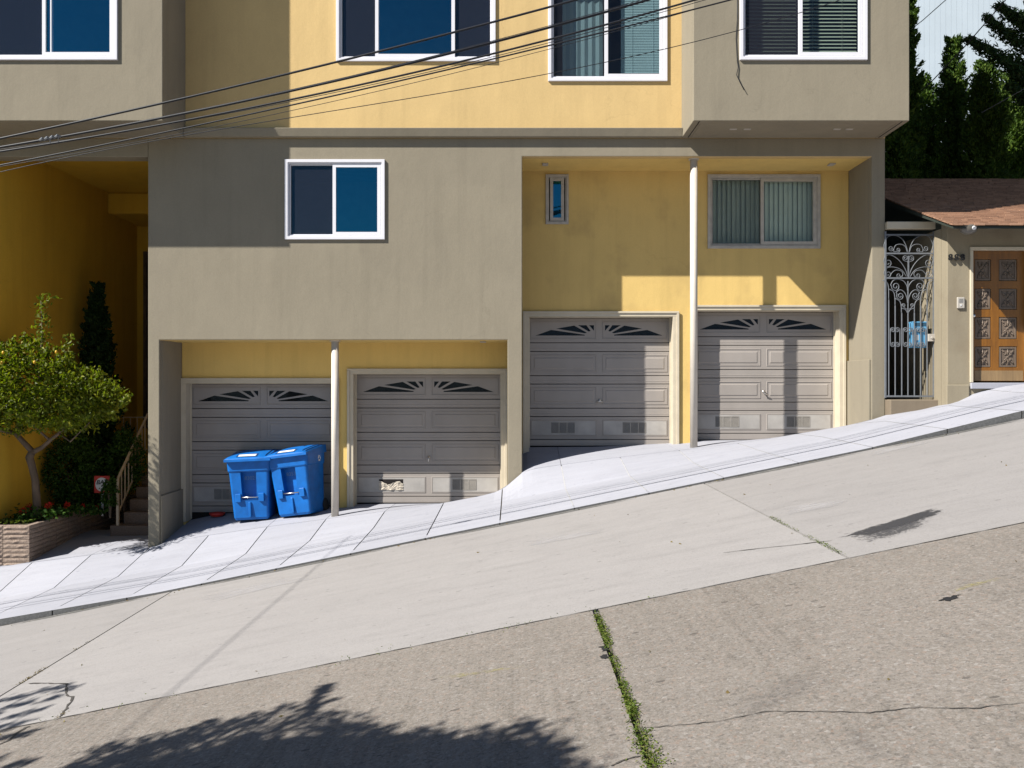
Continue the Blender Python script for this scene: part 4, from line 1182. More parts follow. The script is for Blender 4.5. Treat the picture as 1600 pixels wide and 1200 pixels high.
def cypress(name, label, base, H, Rm, n, mats, prof, cat='tree', lean=(0, 0), leaf=(.10, .035), spires=14, group=None):
    """upright conifer: foliage sprays on many upright tongues"""
    t = empty(name, base, label=label, cat=cat, group=group)
    base = Vector(base)
    one('trunk', 'bark', t, lambda m: m.tube([base, base + Vector((lean[0] * .5, lean[1] * .5, H * .5)), base + Vector((lean[0] * .9, lean[1] * .9, H * .9))], [Rm * .12 + .03, Rm * .07 + .02, .012], 8), smooth=True)
    k = n // 40
    h = rng.random(k) ** .85; th = rng.random(k) * 2 * math.pi
    rr = np.array([prof(v) for v in h]) * Rm * rng.uniform(.55, 1.05, k)
    c0 = np.stack([base.x + lean[0] * h + rr * np.cos(th), base.y + lean[1] * h + rr * np.sin(th), base.z + h * H], 1)
    out = np.stack([np.cos(th), np.sin(th), np.full(k, 1.2)], 1); out /= np.linalg.norm(out, axis=1, keepdims=True)
    s_ = rng.random((k, 40)); tl = rng.uniform(.7, 1.4, k) * Rm * .42 * (.45 + .55 * np.clip(rr / Rm, 0, 1))
    pts = c0[:, None, :] + out[:, None, :] * (s_ * tl[:, None])[:, :, None] + rng.normal(size=(k, 40, 3)) * (.16 * Rm * (1.05 - s_ * .8) * (.35 + .65 * np.clip(rr / Rm, 0, 1))[:, None])[:, :, None] * .75
    dirs = out[:, None, :] + rng.normal(size=(k, 40, 3)) * .55
    pts = pts.reshape(-1, 3); dirs = dirs.reshape(-1, 3)
    ki = n // 8                                              # coarse inner foliage so that little shows through
    hi = rng.random(ki) * .93; ti = rng.random(ki) * 2 * math.pi
    ri = np.array([prof(v) for v in hi]) * Rm * .72 * rng.random(ki) ** .5
    inner = np.stack([base.x + lean[0] * hi + ri * np.cos(ti), base.y + lean[1] * hi + ri * np.sin(ti), base.z + hi * H], 1)
    big = np.concatenate([np.ones(len(pts)), np.full(ki, 2.6)])
    pts = np.concatenate([pts, inner]); dirs = np.concatenate([dirs, rng.normal(size=(ki, 3)) + [0, 0, 1.0]])
    leaves('crown', pts, dirs, big * leaf[0] * rng.uniform(.6, 1.3, len(pts)), big * leaf[1] * rng.uniform(.7, 1.3, len(pts)) * 1.25, mats, t)
    return t
cone = lambda v: max(.03, (1 - v) ** .85) * (.72 + .28 * math.sin(min(1, v * 4) * math.pi / 2))
b0 = P(152, 780, 17.3); b0.z = PZ - .1
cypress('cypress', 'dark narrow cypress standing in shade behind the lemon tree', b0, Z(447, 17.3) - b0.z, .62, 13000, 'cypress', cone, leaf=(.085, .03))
def shrub(name, label, c, r, n, mats, leaf, base_z, cat='shrub', group=None):
    t = empty(name, (c[0], c[1], base_z), label=label, cat=cat, group=group)
    one('stem', 'bark', t, lambda m: [m.tube([(c[0], c[1], base_z), (c[0] + dx * r[0] * .5, c[1] + dy * r[1] * .5, c[2])], [.02, .008], 6) for dx, dy in ((.3, .2), (-.5, .1), (.1, -.5))])
    p_, d_ = blob(c, r, n, .5)
    p_[:, 2] = np.maximum(p_[:, 2], base_z)
    leaves('foliage', p_, d_, leaf[0] * rng.uniform(.7, 1.3, len(p_)), leaf[1] * rng.uniform(.7, 1.3, len(p_)), mats, t)
    return t
shrub('round_shrub', 'round dark green shrub right of the lemon tree trunk', P(115, 736, 16.4), (.50, .5, .72), 5200, 'bush', (.06, .03), PZ - .05)
shrub('leafy_shrub', 'dark shrub pushing through the stair railing', P(194, 722, 16.75), (.40, .3, .55), 3600, 'bush', (.06, .03), -2.35)
shrub('low_shrub', 'low dark shrub at the foot of the stair railing', P(172, 770, 15.98), (.15, .14, .26), 900, 'bush', (.055, .03), PZ - .1)
fl = [(37, 798, 15.0, 'leftmost red geranium bloom left of the lemon tree trunk'), (47, 791, 15.2, 'red geranium bloom touching the left side of the lemon tree trunk'), (77, 789, 15.1, 'large red geranium bloom just right of the lemon tree trunk'),
      (105, 789, 15.6, 'small orange red geranium bloom under the round shrub'), (130, 790, 15.9, 'small red bloom second from the right end of the planter'), (151, 793, 16.0, 'rightmost small red bloom at the end of the planter')]
for i, (px, py, Y, lb) in enumerate(fl):
    q = P(px, py, Y)
    t = empty('geranium', (q.x, Y, PZ - .03), label=lb, cat='flower', group='red geraniums in the planter')
    one('stem', 'bush', t, lambda m: m.tube([(q.x, Y, PZ - .03), (q.x + .01, Y, q.z)], [.008, .005], 6))
    rr = .055 if i < 3 else .035
    p_ = np.array(q) + rng.normal(size=(60, 3)) * rr * .5; leaves('bloom', p_, rng.normal(size=(60, 3)), .035, .03, 'petal', t)
    p_ = np.array((q.x, Y, (PZ + q.z) / 2)) + rng.normal(size=(120, 3)) * [.12, .10, .05]; p_[:, 2] = np.maximum(p_[:, 2], PZ - .02)
    leaves('foliage', p_, rng.normal(size=(120, 3)) * [1, 1, .3], .06, .055, 'bush', t)
p_ = np.stack([rng.uniform(-8.45, PX - .12, 900), rng.uniform(Y0 + .12, 16.8, 900), np.full(900, PZ + .0) + rng.random(900) * .05], 1)
leaves('ground_cover', p_, rng.normal(size=(900, 3)) * [1, 1, .6], .06, .03, 'weed', None, label='low green ground cover over the planter soil', cat='ground cover', kind='stuff')

# weeds in the joints
def weeds(name, label, pts, spread, n, L, mats):
    Cw, Dw = [], []
    for (p, w, k) in pts:
        q = np.array(p) + rng.normal(size=(int(n * k), 3)) * [w, .05, 0] + [0, 0, .004]
        q[:, 2] = [zr(a) for a in q[:, 0]]; q[:, 2] += rng.random(len(q)) * .018
        Cw.append(q); Dw.append(rng.normal(size=q.shape) * [1, 1, .5] + [0, 0, .25])
    Cw = np.concatenate(Cw); Dw = np.concatenate(Dw)
    return leaves(name, Cw, Dw, L * rng.uniform(.5, 1.4, len(Cw)), L * .45, mats, None, label=label, cat='weeds', kind='stuff')
wp = []
for y in lin(3.5, 6.45, 70):
    k = (1.3 if y < 4.5 else .85 if y < 5.0 else .35 if y < 5.6 else .9)
    k *= max(.05, noise.noise(Vector((0, y * 4.3, 2))) * 2.2 + .65)
    wp.append(((.6, y, 0), .015 + .012 * (y < 4.4), k))
weeds('joint_weeds', 'green weeds growing in the road joint in the foreground', wp, .02, 55, .018, 'weed')
wp = [((2.43, y, 0), .012, k) for y, k in [(6.7, .8), (6.85, 1), (7.0, 1.1), (7.15, .9), (7.35, .6), (7.7, .4), (7.9, .5), (8.1, .8), (8.25, 1.0), (8.4, .9)]]
weeds('joint_weeds', 'yellow green weeds in the lane joint near the oil stain', wp, .01, 40, .014, 'weed')
wp = [((-4.3, y, 0), .012, k) for y, k in [(7.9, .9), (8.0, 1), (8.15, 1.0), (8.25, .8), (8.9, .4), (9.1, .3)]] + [(tuple(G(94, 1119)), .02, .8)]
weeds('joint_weeds', 'dry brown weeds in the lane joint at the left', wp, .01, 36, .015, 'dryweed')
wp = [((x, YG, 0), .02, random.choice((0, 0, .2, .5))) for x in lin(-3.5, 1.0, 60)]
weeds('joint_weeds', 'tiny weeds along the seam between road and lane', wp, .01, 10, .016, 'weed')

ng = 150
lx = rng.uniform(-6.5, 6.5, ng); ly = np.where(rng.random(ng) < .6, YC - .03 - rng.exponential(.06, ng), rng.uniform(4, 11, ng))
leaves('litter', np.stack([lx, ly, np.array([zr(a) for a in lx]) + .006], 1), rng.normal(size=(ng, 3)) * [1, 1, .05], rng.uniform(.012, .04, ng), rng.uniform(.008, .02, ng), 'dryweed', None, fold=.1, label='scattered dry leaf bits along the gutter and lane', cat='litter', kind='stuff')
# ------------------------------------------------------------------ neighbour house and gate
YN, YE = 14.0, 13.25
XN = X(1480, YN)
nh = empty('neighbour_house', (XN + 1.5, YN, -.2), label='small tan stucco house with red brown shingle roof and carved door', cat='house')
dx0, dx1, dz0, dz1 = X(1519.5, YN), X(1519.5, YN) + .86, Z(595.5, YN), Z(391, YN)
mb = MB(); mb.holes(XN, XN + 5.5, -.9, 2.52, YN, YN + .2, [(dx0 - .012, dx1 + .012, dz0 - .03, dz1 + .012)])
build(mb, 'wall', 'tan', nh, weld=True, bevel=.012)
one('side_wall', 'tan', nh, lambda m: m.box(XN, XN + .2, YN + .2005, 20, -.9, 2.45))
one('plinth', 'tan', nh, lambda m: m.box(XN - .02, dx0 - .06, YN - .03, YN - .001, -.9, Z(601, YN)), bevel=.012)
fr = one('door_frame', 'trim', nh, lambda m: (m.box(dx0 - .045, dx0, YN - .03, YN + .10, dz0 - .02, dz1), m.box(dx1, dx1 + .045, YN - .03, YN + .10, dz0 - .02, dz1), m.box(dx0 - .045, dx1 + .045, YN - .03, YN + .10, dz1 + .001, dz1 + .05)), bevel=.005)
one('threshold', 'sidewalk', nh, lambda m: m.box(dx0 - .04, dx1 + .3, YN - .05, YN + .1, dz0 - .12, dz0 - .025), bevel=.008)
# carved door
DY = YN + .075
cols = [(X(1527, YN), X(1552.5, YN)), (X(1565, YN), X(1593.5, YN))]
rows = [(404, 438), (450, 483), (495, 529.5), (541, 574)]
ph = [(a, b, Z(u, YN), Z(t, YN)) for (a, b) in cols for (t, u) in rows]
dr = one('front_door', 'wood', nh, lambda m: m.holes(dx0, dx1, dz0, dz1, DY, DY + .045, ph), weld=True, bevel=.005, label='orange varnished front door with carved panels')
one('kick_rail', 'kick', dr, lambda m: m.box(dx0 + .07, dx1 - .03, DY - .004, DY - .0005, dz0 + .005, Z(579, YN)), bevel=.002)
for (a, b, c, d) in ph:
    def carve(m):
        m.quad((a, DY + .02, c), (b, DY + .02, c), (b, DY + .02, d), (a, DY + .02, d))
        m.ring(a + .004, b - .004, c + .004, d - .004, .03, DY + .006, DY + .02, 0, .006)
        cx_, cz_, hw_, hh_ = (a + b) / 2, (c + d) / 2, (b - a) / 2 - .04, (d - c) / 2 - .04
        for sx in (-1, 1):
            for sz in (-1, 1):
                for t0, t1, w_ in ((.15, .6, .018), (.55, 1.0, .014)):
                    for bend in (-.35, .35):
                        p0 = Vector((cx_ + sx * hw_ * t0 * .8, DY + .016, cz_ + sz * hh_ * t0 * .8))
                        p1 = Vector((cx_ + sx * hw_ * min(1, t1 + bend * .3), DY + .016, cz_ + sz * hh_ * min(1, t1 - bend * .35)))
                        md = (p0 + p1) / 2 + Vector((0, -.012, 0))
                        m.tube([p0, md, p1], [.004, w_ * .6, .003], 5)
        m.tube([(cx_, DY + .02, cz_), (cx_, DY + .002, cz_)], [.03, .012], 8)
        for sz in (-1, 1):
            m.tube([(cx_, DY + .016, cz_ + sz * .03), (cx_, DY + .004, cz_ + sz * hh_ * .6), (cx_, DY + .016, cz_ + sz * hh_)], [.006, .014, .004], 5)
    one('carved_panel', 'carved', dr, carve)
kx, kz = X(1523, YN), Z(493, YN)
one('knob', 'metal', dr, lambda m: m.tube([(kx, DY, kz), (kx, DY - .03, kz), (kx, DY - .05, kz), (kx, DY - .065, kz)], [.012, .012, .03, .018], 12), smooth=True)
one('lock_plate', 'black', dr, lambda m: m.box(kx - .028, kx + .028, DY - .006, DY - .0005, kz - .02, kz + .10), bevel=.003)
# numbers, bell plate, lamp
for k, px in enumerate((1483.5, 1493, 1502.5)):
    text_mesh('house_number', '8', .135, (X(px, YN), YN - .035, Z(407, YN)), 'black', nh, .012)
bp = one('doorbell_plate', 'oldvinyl', nh, lambda m: m.box(X(1494.5, YN), X(1506, YN), YN - .03, YN - .001, Z(482, YN), Z(464.5, YN)), bevel=.008)
one('speaker_grille', 'iron', bp, lambda m: [m.box(X(1497, YN), X(1503.5, YN), YN - .033, YN - .0302, Z(467.5 + k * 1.7, YN) - .005, Z(467.5 + k * 1.7, YN)) for k in range(4)])
one('button', 'label_white', bp, lambda m: m.tube([(X(1500, YN), YN - .03, Z(477, YN)), (X(1500, YN), YN - .037, Z(477, YN))], .012, 12))
q = P(1513, 357.5, 13.36)
lampo = one('porch_lamp', 'lampglass', nh, lambda m: m.add([(q.x + r_ * math.cos(2 * math.pi * a / 20), 13.36 + r_ * .8 * math.sin(2 * math.pi * a / 20), q.z + h_) for r_, h_ in ((.04, .05), (.145, .045), (.15, .03), (.11, -.05), (.05, -.085), (.0, -.09)) for a in range(20)], [(k * 20 + a, k * 20 + (a + 1) % 20, (k + 1) * 20 + (a + 1) % 20, (k + 1) * 20 + a) for k in range(5) for a in range(20)]), smooth=True)
one('bulb', 'label_white', lampo, lambda m: m.tube([(q.x + .02, 13.30, q.z + .03), (q.x + .03, 13.24, q.z - .01)], [.02, .03], 10))
# roof with shingle courses
RS = .365
ZE = Z(351, YE)
XRK = X(1490, YE)
def rz_(y): return ZE + RS * (y - YE)
mb = MB()
mb.add([(XRK, YE + .02, rz_(YE) - .02), (12.5, YE + .02, rz_(YE) - .02), (12.5, 18.2, rz_(18.2) - .02), (XRK, 18.2, rz_(18.2) - .02),
        (XRK, YE + .02, rz_(YE) - .055), (12.5, YE + .02, rz_(YE) - .055), (12.5, 18.2, rz_(18.2) - .14), (XRK, 18.2, rz_(18.2) - .14)],
       [(0, 1, 2, 3), (7, 6, 5, 4), (4, 5, 1, 0), (5, 6, 2, 1), (6, 7, 3, 2), (7, 4, 0, 3)])
roof = build(mb, 'roof', 'fascia_gable_shade', nh)
mb = MB(); y = YE - .012; row = 0
while y < 18.15:
    x = XRK - .02 - random.uniform(0, .2); 
    while x < 12.4:
        w_ = random.choice((.10, .13, .16, .20)); j = random.uniform(-.012, .012); e = random.uniform(0, .004)
        a = max(x, XRK - .02); b = x + w_ - .004
        if b > a + .02:
            y0_, y1_ = y + j, y + .16
            zb_ = .006
            mb.add([(a, y0_, rz_(y0_) + zb_ + .012 + e), (b, y0_, rz_(y0_) + zb_ + .012 + e), (b, y1_, rz_(y1_) + zb_ - .012), (a, y1_, rz_(y1_) + zb_ - .012), (a, y0_, rz_(y0_) + zb_ - .012), (b, y0_, rz_(y0_) + zb_ - .012), (b, y1_, rz_(y1_) + zb_ - .02), (a, y1_, rz_(y1_) + zb_ - .02)],
                   [(0, 1, 2, 3), (4, 5, 1, 0), (5, 6, 2, 1), (7, 4, 0, 3)])
        x += w_
    y += .105; row += 1
build(mb, 'shingles', 'shingle', roof, kind='stuff')

mb = MB(); mb.add([(XN + q_, y_, z_) for q_ in (.02, .17) for y_, z_ in ((YN + .21, 2.46), (18.1, 2.46), (18.1, rz_(18.1) - .16), (YN + .21, rz_(YN + .21) - .13))], [(0, 3, 2, 1), (4, 5, 6, 7), (0, 1, 5, 4), (1, 2, 6, 5), (2, 3, 7, 6), (3, 0, 4, 7)])
build(mb, 'gable', 'fascia_gable_shade', nh)  # gable wall facing away from the sun, its shade painted in as near-black
# iron gate
YGt = 14.45
gt = empty('iron_gate', (X(1422, YGt), YGt, -.35), label='scrolled wrought iron gate between the two houses', cat='gate')
def gx(zx, oy, zy):
    px = 1370 + zx / 6.957
    px = 1384 + (px - 1384) * (76 / 83.0)
    return P(px, oy + zy / 6.957, YGt)
A = lambda zx, zy: gx(zx, 340, zy)
B = lambda zx, zy: gx(zx, 480, zy)
one('lintel', 'trim', gt, lambda m: m.box(XE + .004, XN + .06, YGt - .02, YGt + .1, Z(358, YGt), Z(346.5, YGt)), bevel=.006)
one('sill', 'sillstain', gt, lambda m: m.box(XE + .002, XN + .03, 14.30, 14.75, -1.0, Z(624.5, 14.30)), bevel=.015)
for z_ in (188, 390, 658):
    one('rail', 'iron', gt, lambda m: m.box(A(88, z_).x, A(672, z_).x, YGt - .012, YGt + .012, A(0, z_).z - .012, A(0, z_).z + .012))
one('rail', 'iron', gt, lambda m: m.box(B(96, 968).x, B(672, 968).x, YGt - .012, YGt + .012, B(0, 968).z - .014, B(0, 968).z + .014))
for zx in (92, 668):
    one('stile', 'iron', gt, lambda m: m.box(A(zx, 0).x - .012, A(zx, 0).x + .012, YGt - .014, YGt + .014, B(0, 985).z, A(0, 150).z))
def path(pts, sub=8):
    """Catmull-Rom through points"""
    pts = [Vector(p) for p in pts]; q = [pts[0] * 2 - pts[1]] + pts + [pts[-1] * 2 - pts[-2]]; out = []
    for i in range(1, len(q) - 2):
        for k in range(sub):
            t = k / sub; a, b, c, d = q[i - 1], q[i], q[i + 1], q[i + 2]
            out.append(.5 * ((2 * b) + (c - a) * t + (2 * a - 5 * b + 4 * c - d) * t * t + (3 * b - a - 3 * c + d) * t ** 3))
    return out + [pts[-1]]
def spiral(c, r, a0, turns, sgn): return [(c[0] + r * (1 - .78 * k / 14) * math.cos(math.radians(a0) + sgn * 2 * math.pi * turns * k / 14), c[1] + r * (1 - .78 * k / 14) * math.sin(math.radians(a0) + sgn * 2 * math.pi * turns * k / 14)) for k in range(15)]
def scroll(pts, fn, mirror=366, r=.0075):
    for mir in (False, True):
        pp = [((2 * mirror - a) if mir else a, b) for a, b in pts]
        one('scroll', 'iron', gt, lambda m: m.tube(path([fn(a, b) for a, b in pp], 4), r * .75, 6), smooth=True)
scroll([(372, 385), (392, 310), (440, 232), (520, 194), (605, 205), (652, 280), (655, 330), (630, 378)], A)
scroll([(378, 380), (402, 316), (455, 290), (515, 300), (540, 345)] + spiral((572, 335), 32, 170, 1.4, -1), A)
scroll([(540, 345), (535, 372)] + spiral((487, 352), 26, 40, 1.5, 1), A)
scroll([(372, 650), (398, 570), (450, 492), (520, 432), (590, 405), (645, 425), (660, 475)] + spiral((606, 492), 48, -10, 1.5, 1), A)
scroll([(385, 648), (440, 575), (520, 542), (600, 540), (650, 575), (655, 615)] + spiral((606, 615), 40, 0, 1.4, 1), A)
scroll([(440, 648), (432, 605), (460, 578), (520, 572), (565, 605), (585, 650)], A)
scroll([(440, 640)] + spiral((480, 630), 30, 165, 1.3, -1), A)
scroll([(368, 500), (378, 480)] + spiral((400, 440), 34, 90, 1.5, -1), A)
scroll([(363, 800), (372, 742), (410, 692), (470, 670), (532, 682), (565, 735)] + spiral((505, 748), 52, -10, 1.6, 1), A, 360, .009)
scroll([(363, 935), (372, 872), (402, 812), (452, 785), (498, 812)] + spiral((450, 852), 45, -30, 1.6, 1), A, 360, .009)
scroll([(362, 1000), (395, 985), (432, 950)] + spiral((410, 955), 22, 0, 1.3, -1), A, 360, .008)
scroll([(660, 680), (612, 700), (590, 760), (588, 900)], A, 360, .009)
scroll([(580, 778), (530, 808), (514, 870), (512, 960)], A, 360, .009)
scroll([(508, 880), (458, 908), (439, 960), (437, 1040)], A, 360, .009)
scroll([(437, 985), (390, 1000), (362, 1040)], A, 360, .009)
for zx in (133, 209, 287, 361, 437, 512, 588):
    top = {133: A(133, 895), 588: A(588, 895), 209: A(209, 955), 512: A(512, 955), 287: A(287, 1035), 437: A(437, 1035), 361: A(361, 690)}[zx]
    one('bar', 'iron', gt, lambda m: m.box(top.x - .0075, top.x + .0075, YGt - .0075, YGt + .0075, B(0, 968).z, top.z), bevel=.002)
one('spear', 'iron', gt, lambda m: m.box(A(366, 0).x - .009, A(366, 0).x + .009, YGt - .009, YGt + .009, A(0, 655).z, A(0, 415).z))
for bx in (209, 361, 512):
    for sgn in (-1, 1):
        c_ = bx + sgn * 27
        pts = list(reversed(spiral((c_, 248), 28, 90 + sgn * 90 - 90, 1.2, sgn)))
        pts = [(a, b) for a, b in pts]
        l1 = spiral((c_, 250), 30, 180 if sgn < 0 else 0, 1.3, 1 if sgn < 0 else -1)
        l2 = spiral((c_, 402), 30, 180 if sgn < 0 else 0, 1.3, -1 if sgn < 0 else 1)
        one('scroll', 'iron', gt, lambda m: m.tube(path([B(a, b) for a, b in list(reversed(l1)) + l2], 2), .0075, 6), smooth=True)
one('lock_box', 'oldvinyl', gt, lambda m: (m.box(B(594, 0).x, B(680, 0).x, YGt - .04, YGt + .03, B(0, 372).z, B(0, 292).z), m.tube([(B(632, 0).x, YGt - .04, B(0, 332).z), (B(632, 0).x, YGt - .06, B(0, 332).z)], .02, 12)), bevel=.004)
mbx = empty('mailbox', (B(500, 0).x, YGt + .08, B(0, 440).z), label='light blue mailbox hung on the inside of the iron gate', cat='mailbox')
one('box', 'mailbox', mbx, lambda m: (m.box(B(400, 0).x, B(590, 0).x, YGt + .02, YGt + .14, B(0, 440).z, B(0, 170).z), m.box(B(415, 0).x, B(592, 0).x, YGt + .015, YGt + .15, B(0, 169).z, B(0, 155).z)), bevel=.006)
one('slot', 'slot', mbx, lambda m: m.box(B(442, 0).x, B(582, 0).x, YGt + .0165, YGt + .0195, B(0, 205).z, B(0, 172).z))
one('paper_label', 'label_white', mbx, lambda m: m.box(B(452, 0).x, B(492, 0).x, YGt + .0165, YGt + .0195, B(0, 358).z, B(0, 300).z))
# passage behind the gate, its shade put into the near-black boards
fe = empty('board_fence', (XE + .4, 21.0, -.6), label='board fence closing the alley behind the iron gate, alley shade in its dark colour', cat='fence')
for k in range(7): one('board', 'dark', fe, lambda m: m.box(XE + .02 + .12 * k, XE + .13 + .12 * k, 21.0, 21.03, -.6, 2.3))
sheet('alley_floor', [XE + .001, XN], [14.75, 21], lambda x, y: -.36, 'soil', kind='structure')

# ------------------------------------------------------------------ background trees and house
full = lambda v: max(.03, (1 - v) ** .8) * (.85 + .15 * math.sin(v * 23))
def bt(px, pytop, Y, H, R, n, label, lean=(0, 0), prof=full, leaf=(.10, .03)):
    b = P(px, pytop, Y); b.z -= H
    cypress('tall_cypress', label, b, H, R, n, 'cypressback', prof, leaf=leaf, lean=lean, group='cypresses behind the small house')
bt(1418, -150, 20.0, 11.9, .62, 22000, 'slim cypress tight against the right edge of the grey building', leaf=(.11, .035))
bt(1490, 66, 20.5, 9.0, 1.0, 34000, 'sunlit pointed cypress in the middle of the gap', leaf=(.095, .028))
bt(1540, 104, 19.5, 9.0, 1.35, 40000, 'dark broad cypress behind the sunlit pointed one', leaf=(.095, .028))
bt(1446, 140, 22, 8.2, 1.55, 30000, 'short dark cypress filling the foot of the gap', leaf=(.10, .03))
bt(1588, 128, 21, 8.0, 2.0, 34000, 'dark wide cypress at the right edge', leaf=(.10, .03))
bt(1398, 178, 19, 6.8, 1.2, 22000, 'low dark cypress hugging the side of the grey building', leaf=(.10, .03))
# spreading dark boughs of a nearer conifer at the right edge
sp_t = empty('spreading_conifer', (X(1700, 18), 18, zr(X(1700, 18)) - .75), label='dark conifer whose long boughs reach in from the right edge', cat='tree')
tip = []
def boughs(m):
    root_ = P(1700, 420, 18)
    m.tube([Vector((root_.x, root_.y, zr(root_.x) - .9)), root_, P(1700, 200, 18), P(1695, -60, 18)], [.3, .25, .2, .1], 10)
    for (a, b) in (((1690, 40), (1559, 8)), ((1690, 90), (1540, 26)), ((1695, 110), (1510, 60)), ((1695, 60), (1590, 30)), ((1695, 170), (1570, 95)), ((1695, 20), (1595, -20)), ((1695, 190), (1575, 130))):
        p0, p1 = P(a[0], a[1], 18), P(b[0], b[1], 17.2)
        pts = [p0.lerp(p1, t) + Vector((0, 0, -.25 * math.sin(t * math.pi))) for t in lin(0, 1, 8)]
        m.tube(pts, [.07 - .006 * k for k in range(9)], 6); tip.append(pts)
one('trunk', 'bark', sp_t, boughs, smooth=True)
Cb, Db = [], []
for pts in tip:
    for i in range(len(pts) - 1):
        k = 330
        t = rng.random(k)[:, None]; a, b = np.array(pts[i]), np.array(pts[i + 1])
        w_ = .17 * (1.15 - i / 8)
        Cb.append(a + (b - a) * t + rng.normal(size=(k, 3)) * [w_, w_, w_ * .75]); Db.append((b - a) / np.linalg.norm(b - a) + rng.normal(size=(k, 3)) * .7)
Cb = np.concatenate(Cb); Db = np.concatenate(Db)
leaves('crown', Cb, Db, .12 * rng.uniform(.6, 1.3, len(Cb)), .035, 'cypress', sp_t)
# pale blue house far behind
bh = empty('pale_blue_house', (18, 33, 3), label='pale blue board sided house wall far behind the cypresses', cat='house')
one('wall', 'bluewall', bh, lambda m: m.box(11, 32, 33.2, 42, -1, 24))
for k in range(105):
    x = 11 + .2 * k
    one('board', 'bluewall', bh, lambda m: m.box(x + .003, x + .197, 33.185, 33.199, -1, 24))

# ------------------------------------------------------------------ overhead cables
def cable(label, pts, Y, r, group='overhead street cables', Yend=None):
    co = np.polyfit([a for a, b in pts], [b for a, b in pts], 3 if len(pts) > 6 else 2)
    x_ = [a for a, b in pts]; lo_, hi_ = min(x_), max(x_)
    a = []
    for px in list(range(-1900, 3751, 50)):
        c_ = min(max(px, lo_), hi_)                       # cubic only inside the picture, then straight with a slow rise
        py = np.polyval(co, c_) + np.polyval(np.polyder(co), c_) * (px - c_) - 3.0e-5 * (px - c_) ** 2
        a.append(P(px, float(py), Y))
    return one('cable', 'cable', None, lambda m: m.tube(a, r, 8), smooth=True, label=label, cat='cable', group=group)
cable('uppermost thick black cable crossing the facade', [(0, 217), (200, 172), (400, 128), (525, 97), (800, 27), (890, 2)], 9.6, .0125)
cable('second thick black cable with a splice at its left end', [(0, 230), (80, 217), (250, 184), (400, 154), (525, 127), (800, 58), (985, 8)], 9.7, .0135)
cable('third thick black cable just below the spliced one', [(0, 237), (200, 204), (400, 166.5), (600, 124), (800, 77), (1085, 0)], 10.0, .0115)
cable('thin black cable hugging the underside of the third one', [(0, 234), (200, 203), (400, 169.5), (600, 128), (800, 82), (1100, 0)], 10.1, .004)
cable('black cable that crosses below the thick bundle', [(0, 257), (200, 222), (400, 173), (600, 132), (800, 86), (1140, 0)], 10.2, .009)
cable('thin cable fanning out lowest under the wide window', [(0, 259), (200, 226), (400, 187), (600, 138), (800, 91), (1150, -3)], 10.3, .0035)
cable('lowest thin cable crossing the right bay window', [(0, 269), (200, 228), (400, 190), (600, 161), (800, 129), (1150, 45), (1330, -4)], 10.4, .0045)
cable('thin cable beside the second thick one under the wide window', [(0, 228), (200, 194), (400, 152.5), (600, 106), (800, 54.5), (990, 4)], 9.8, .0035)
# splice clamp on the second cable
sc_ = empty('cable_splice', P(80, 217, 9.68), label='lumpy metal splice clamp on the cables at the left', cat='splice')
one('wrap', 'iron', sc_, lambda m: [m.tube([P(62 + 8 * k, 219 - 1.6 * k, 9.68), P(66 + 8 * k, 216.5 - 1.6 * k, 9.66), P(70 + 8 * k, 218.5 - 1.6 * k, 9.69)], [.012, .018, .012], 8) for k in range(4)])
one('clip', 'iron', sc_, lambda m: (m.tube([P(78, 216, 9.68), P(78.5, 224, 9.75)], .006, 6), m.tube([P(91, 214, 9.68), P(91.5, 221, 9.75)], .006, 6)))
# wires to the right
one('cable', 'cable', None, lambda m: m.tube([P(1425, 45, 17), P(1442, 31.5, 16.5), P(1481, -3, 16), P(1560, -75, 15)], .008, 6), label='thin black wire crossing the pale wall high at the right', cat='cable', group='service wires at the right')
one('cable', 'cable', None, lambda m: m.tube([P(1440, 142, 17.2), P(1456, 127, 17), P(1510, 70, 16.6), P(1571, 0, 16), P(1620, -60, 15.6)], .011, 6), label='black wire slanting in front of the sunlit cypress', cat='cable', group='service wires at the right')
one('cable', 'iron', None, lambda m: m.tube([P(1534, 176, 16.6), P(1600, 139, 15.5), P(1680, 94, 14.5)], .006, 6), label='pale thin wire in front of the dark conifer at the right', cat='cable', group='service wires at the right')
# cable crossing the street out of view at the left (its shadow crosses the lane)
def up(p, k): return Vector(p) - Vector((1.76, 1.0, -1.84)) * k
one('cable', 'cable', None, lambda m: m.tube([up(Vector((-2.55, y, zr(-2.5) + (y > 11.4) * .05)), 3.5 - .02 * y) + Vector((.03 * (y - 5), 0, 0)) for y in (4.2, 6.5, 9.0, 11.3, 13.0)], .0065, 8), label='cable crossing the street beyond the left edge, its shadow crossing the lane', cat='cable')
for x, lb in ((-19.5, 'wooden utility pole down the street beyond the left edge'), (21.0, 'wooden utility pole up the street beyond the right edge')):
    pz = empty('utility_pole', (x, 10.0, zr(x) - .3), label=lb, cat='utility pole', group='utility poles along the street')
    one('shaft', 'pole', pz, lambda m: m.tube([(x, 10.0, zr(x) - .3), (x, 10.0, zr(x) + 9.5)], [.16, .11], 12), smooth=True)
    one('crossarm', 'pole', pz, lambda m: m.box(x - .05, x + .05, 9.0, 11.0, zr(x) + 8.6, zr(x) + 8.72))

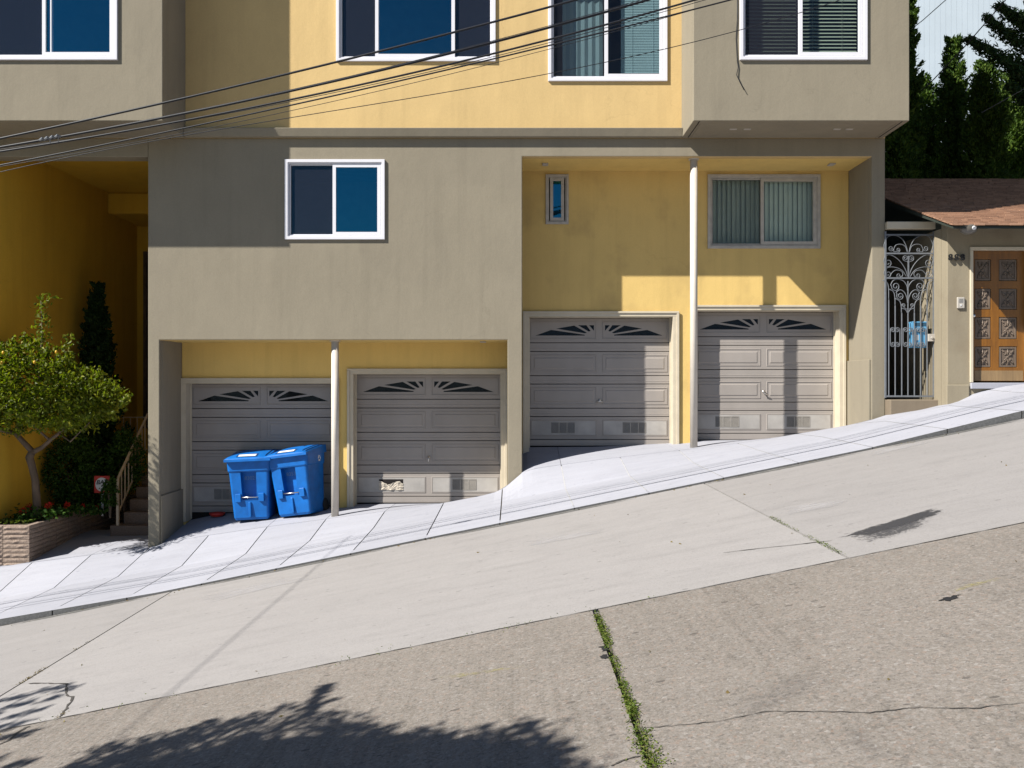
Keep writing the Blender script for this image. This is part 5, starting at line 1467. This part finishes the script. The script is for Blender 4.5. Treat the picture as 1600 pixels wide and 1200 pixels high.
# ------------------------------------------------------------------ street tree behind the viewer (casts the shade in the foreground)
tt = empty('street_tree', (-7.9, .1, zr(-7.9)), label='leafy street tree beyond the left edge that shades the foreground road', cat='tree')
outline = [(95, 1204), (130, 1186), (165, 1163), (190, 1158), (215, 1164), (240, 1147), (270, 1150), (300, 1134), (330, 1124), (355, 1130), (385, 1117), (415, 1113), (450, 1118), (480, 1116), (512, 1112), (525, 1124), (555, 1132), (590, 1139),
           (615, 1148), (650, 1141), (672, 1146), (700, 1152), (722, 1164), (745, 1160), (762, 1146), (785, 1160), (812, 1142), (836, 1154), (852, 1176)]
tw = []                                                    # twig tips on the ground picture: (px, py, size, count)
for px, py in outline:
    tw.append((px, py + 3, .035, 14)); tw.append((px - 8, py + 12, .06, 26))
    for t in (22, 38, 56, 78, 104, 135, 170, 215, 270, 340, 420):
        if random.random() < (.72 if t < 50 else .97):
            tw.append((px + random.uniform(-20, 20), py + t + random.uniform(-8, 8), .085, 46 if t < 50 else 190))
for t in lin(0, 1, 6): tw.append((482 + 24 * t, 1116 - 42 * t, .018 + .012 * t, 14))         # the lone forked twig
tw += [(505, 1075, .03, 16), (508, 1078, .03, 16), (448, 1102, .022, 12), (458, 1105, .02, 10), (470, 1108, .02, 10), (515, 1095, .02, 12), (500, 1100, .02, 12), (817, 1131, .025, 14), (822, 1138, .03, 16), (757, 1136, .02, 10)]
for px, py in ((-10, 1098), (20, 1090), (45, 1086), (70, 1078), (92, 1074), (108, 1076), (-40, 1108), (-80, 1100), (10, 1106), (40, 1098), (-20, 1122), (22, 1118), (50, 1112), (78, 1092), (-60, 1140), (0, 1136), (28, 1132), (-100, 1165), (-30, 1150), (10, 1152), (40, 1146), (-120, 1120), (45, 1190), (20, 1196), (-15, 1190), (-50, 1185)):
    tw.append((px, py, .045, 24))
cw = [(up(G(px, py), random.uniform(2.0, 2.25)), s_, n_) for px, py, s_, n_ in tw]
trk = Vector((-7.9, .1, zr(-7.9)))
def limbs(m):
    m.tube([trk, trk + Vector((.1, .1, 1.8)), trk + Vector((.3, .3, 3.2)), trk + Vector((.9, .7, 4.3))], [.20, .16, .13, .06], 12)
    for i, (c, s_, n_) in enumerate(cw):
        if i % 5 == 0:
            a = trk + Vector((.25, .25, random.uniform(2.6, 4.0)))
            m.tube([a, a.lerp(c, .5) + Vector((0, 0, .2)), c], [.045, .022, .006], 6)
one('trunk', 'bark', tt, limbs, smooth=True)
Ct, Dt = [], []
for c, s_, n_ in cw:
    Ct.append(np.array(c) + rng.normal(size=(n_, 3)) * s_ * [1.1, .9, .9]); Dt.append(rng.normal(size=(n_, 3)) * .8 + [.9, .5, .3])
Ct = np.concatenate(Ct); Dt = np.concatenate(Dt)
leaves('crown', Ct, Dt, .10 * rng.uniform(.6, 1.4, len(Ct)), .042 * rng.uniform(.7, 1.3, len(Ct)), 'street_leaf', tt)
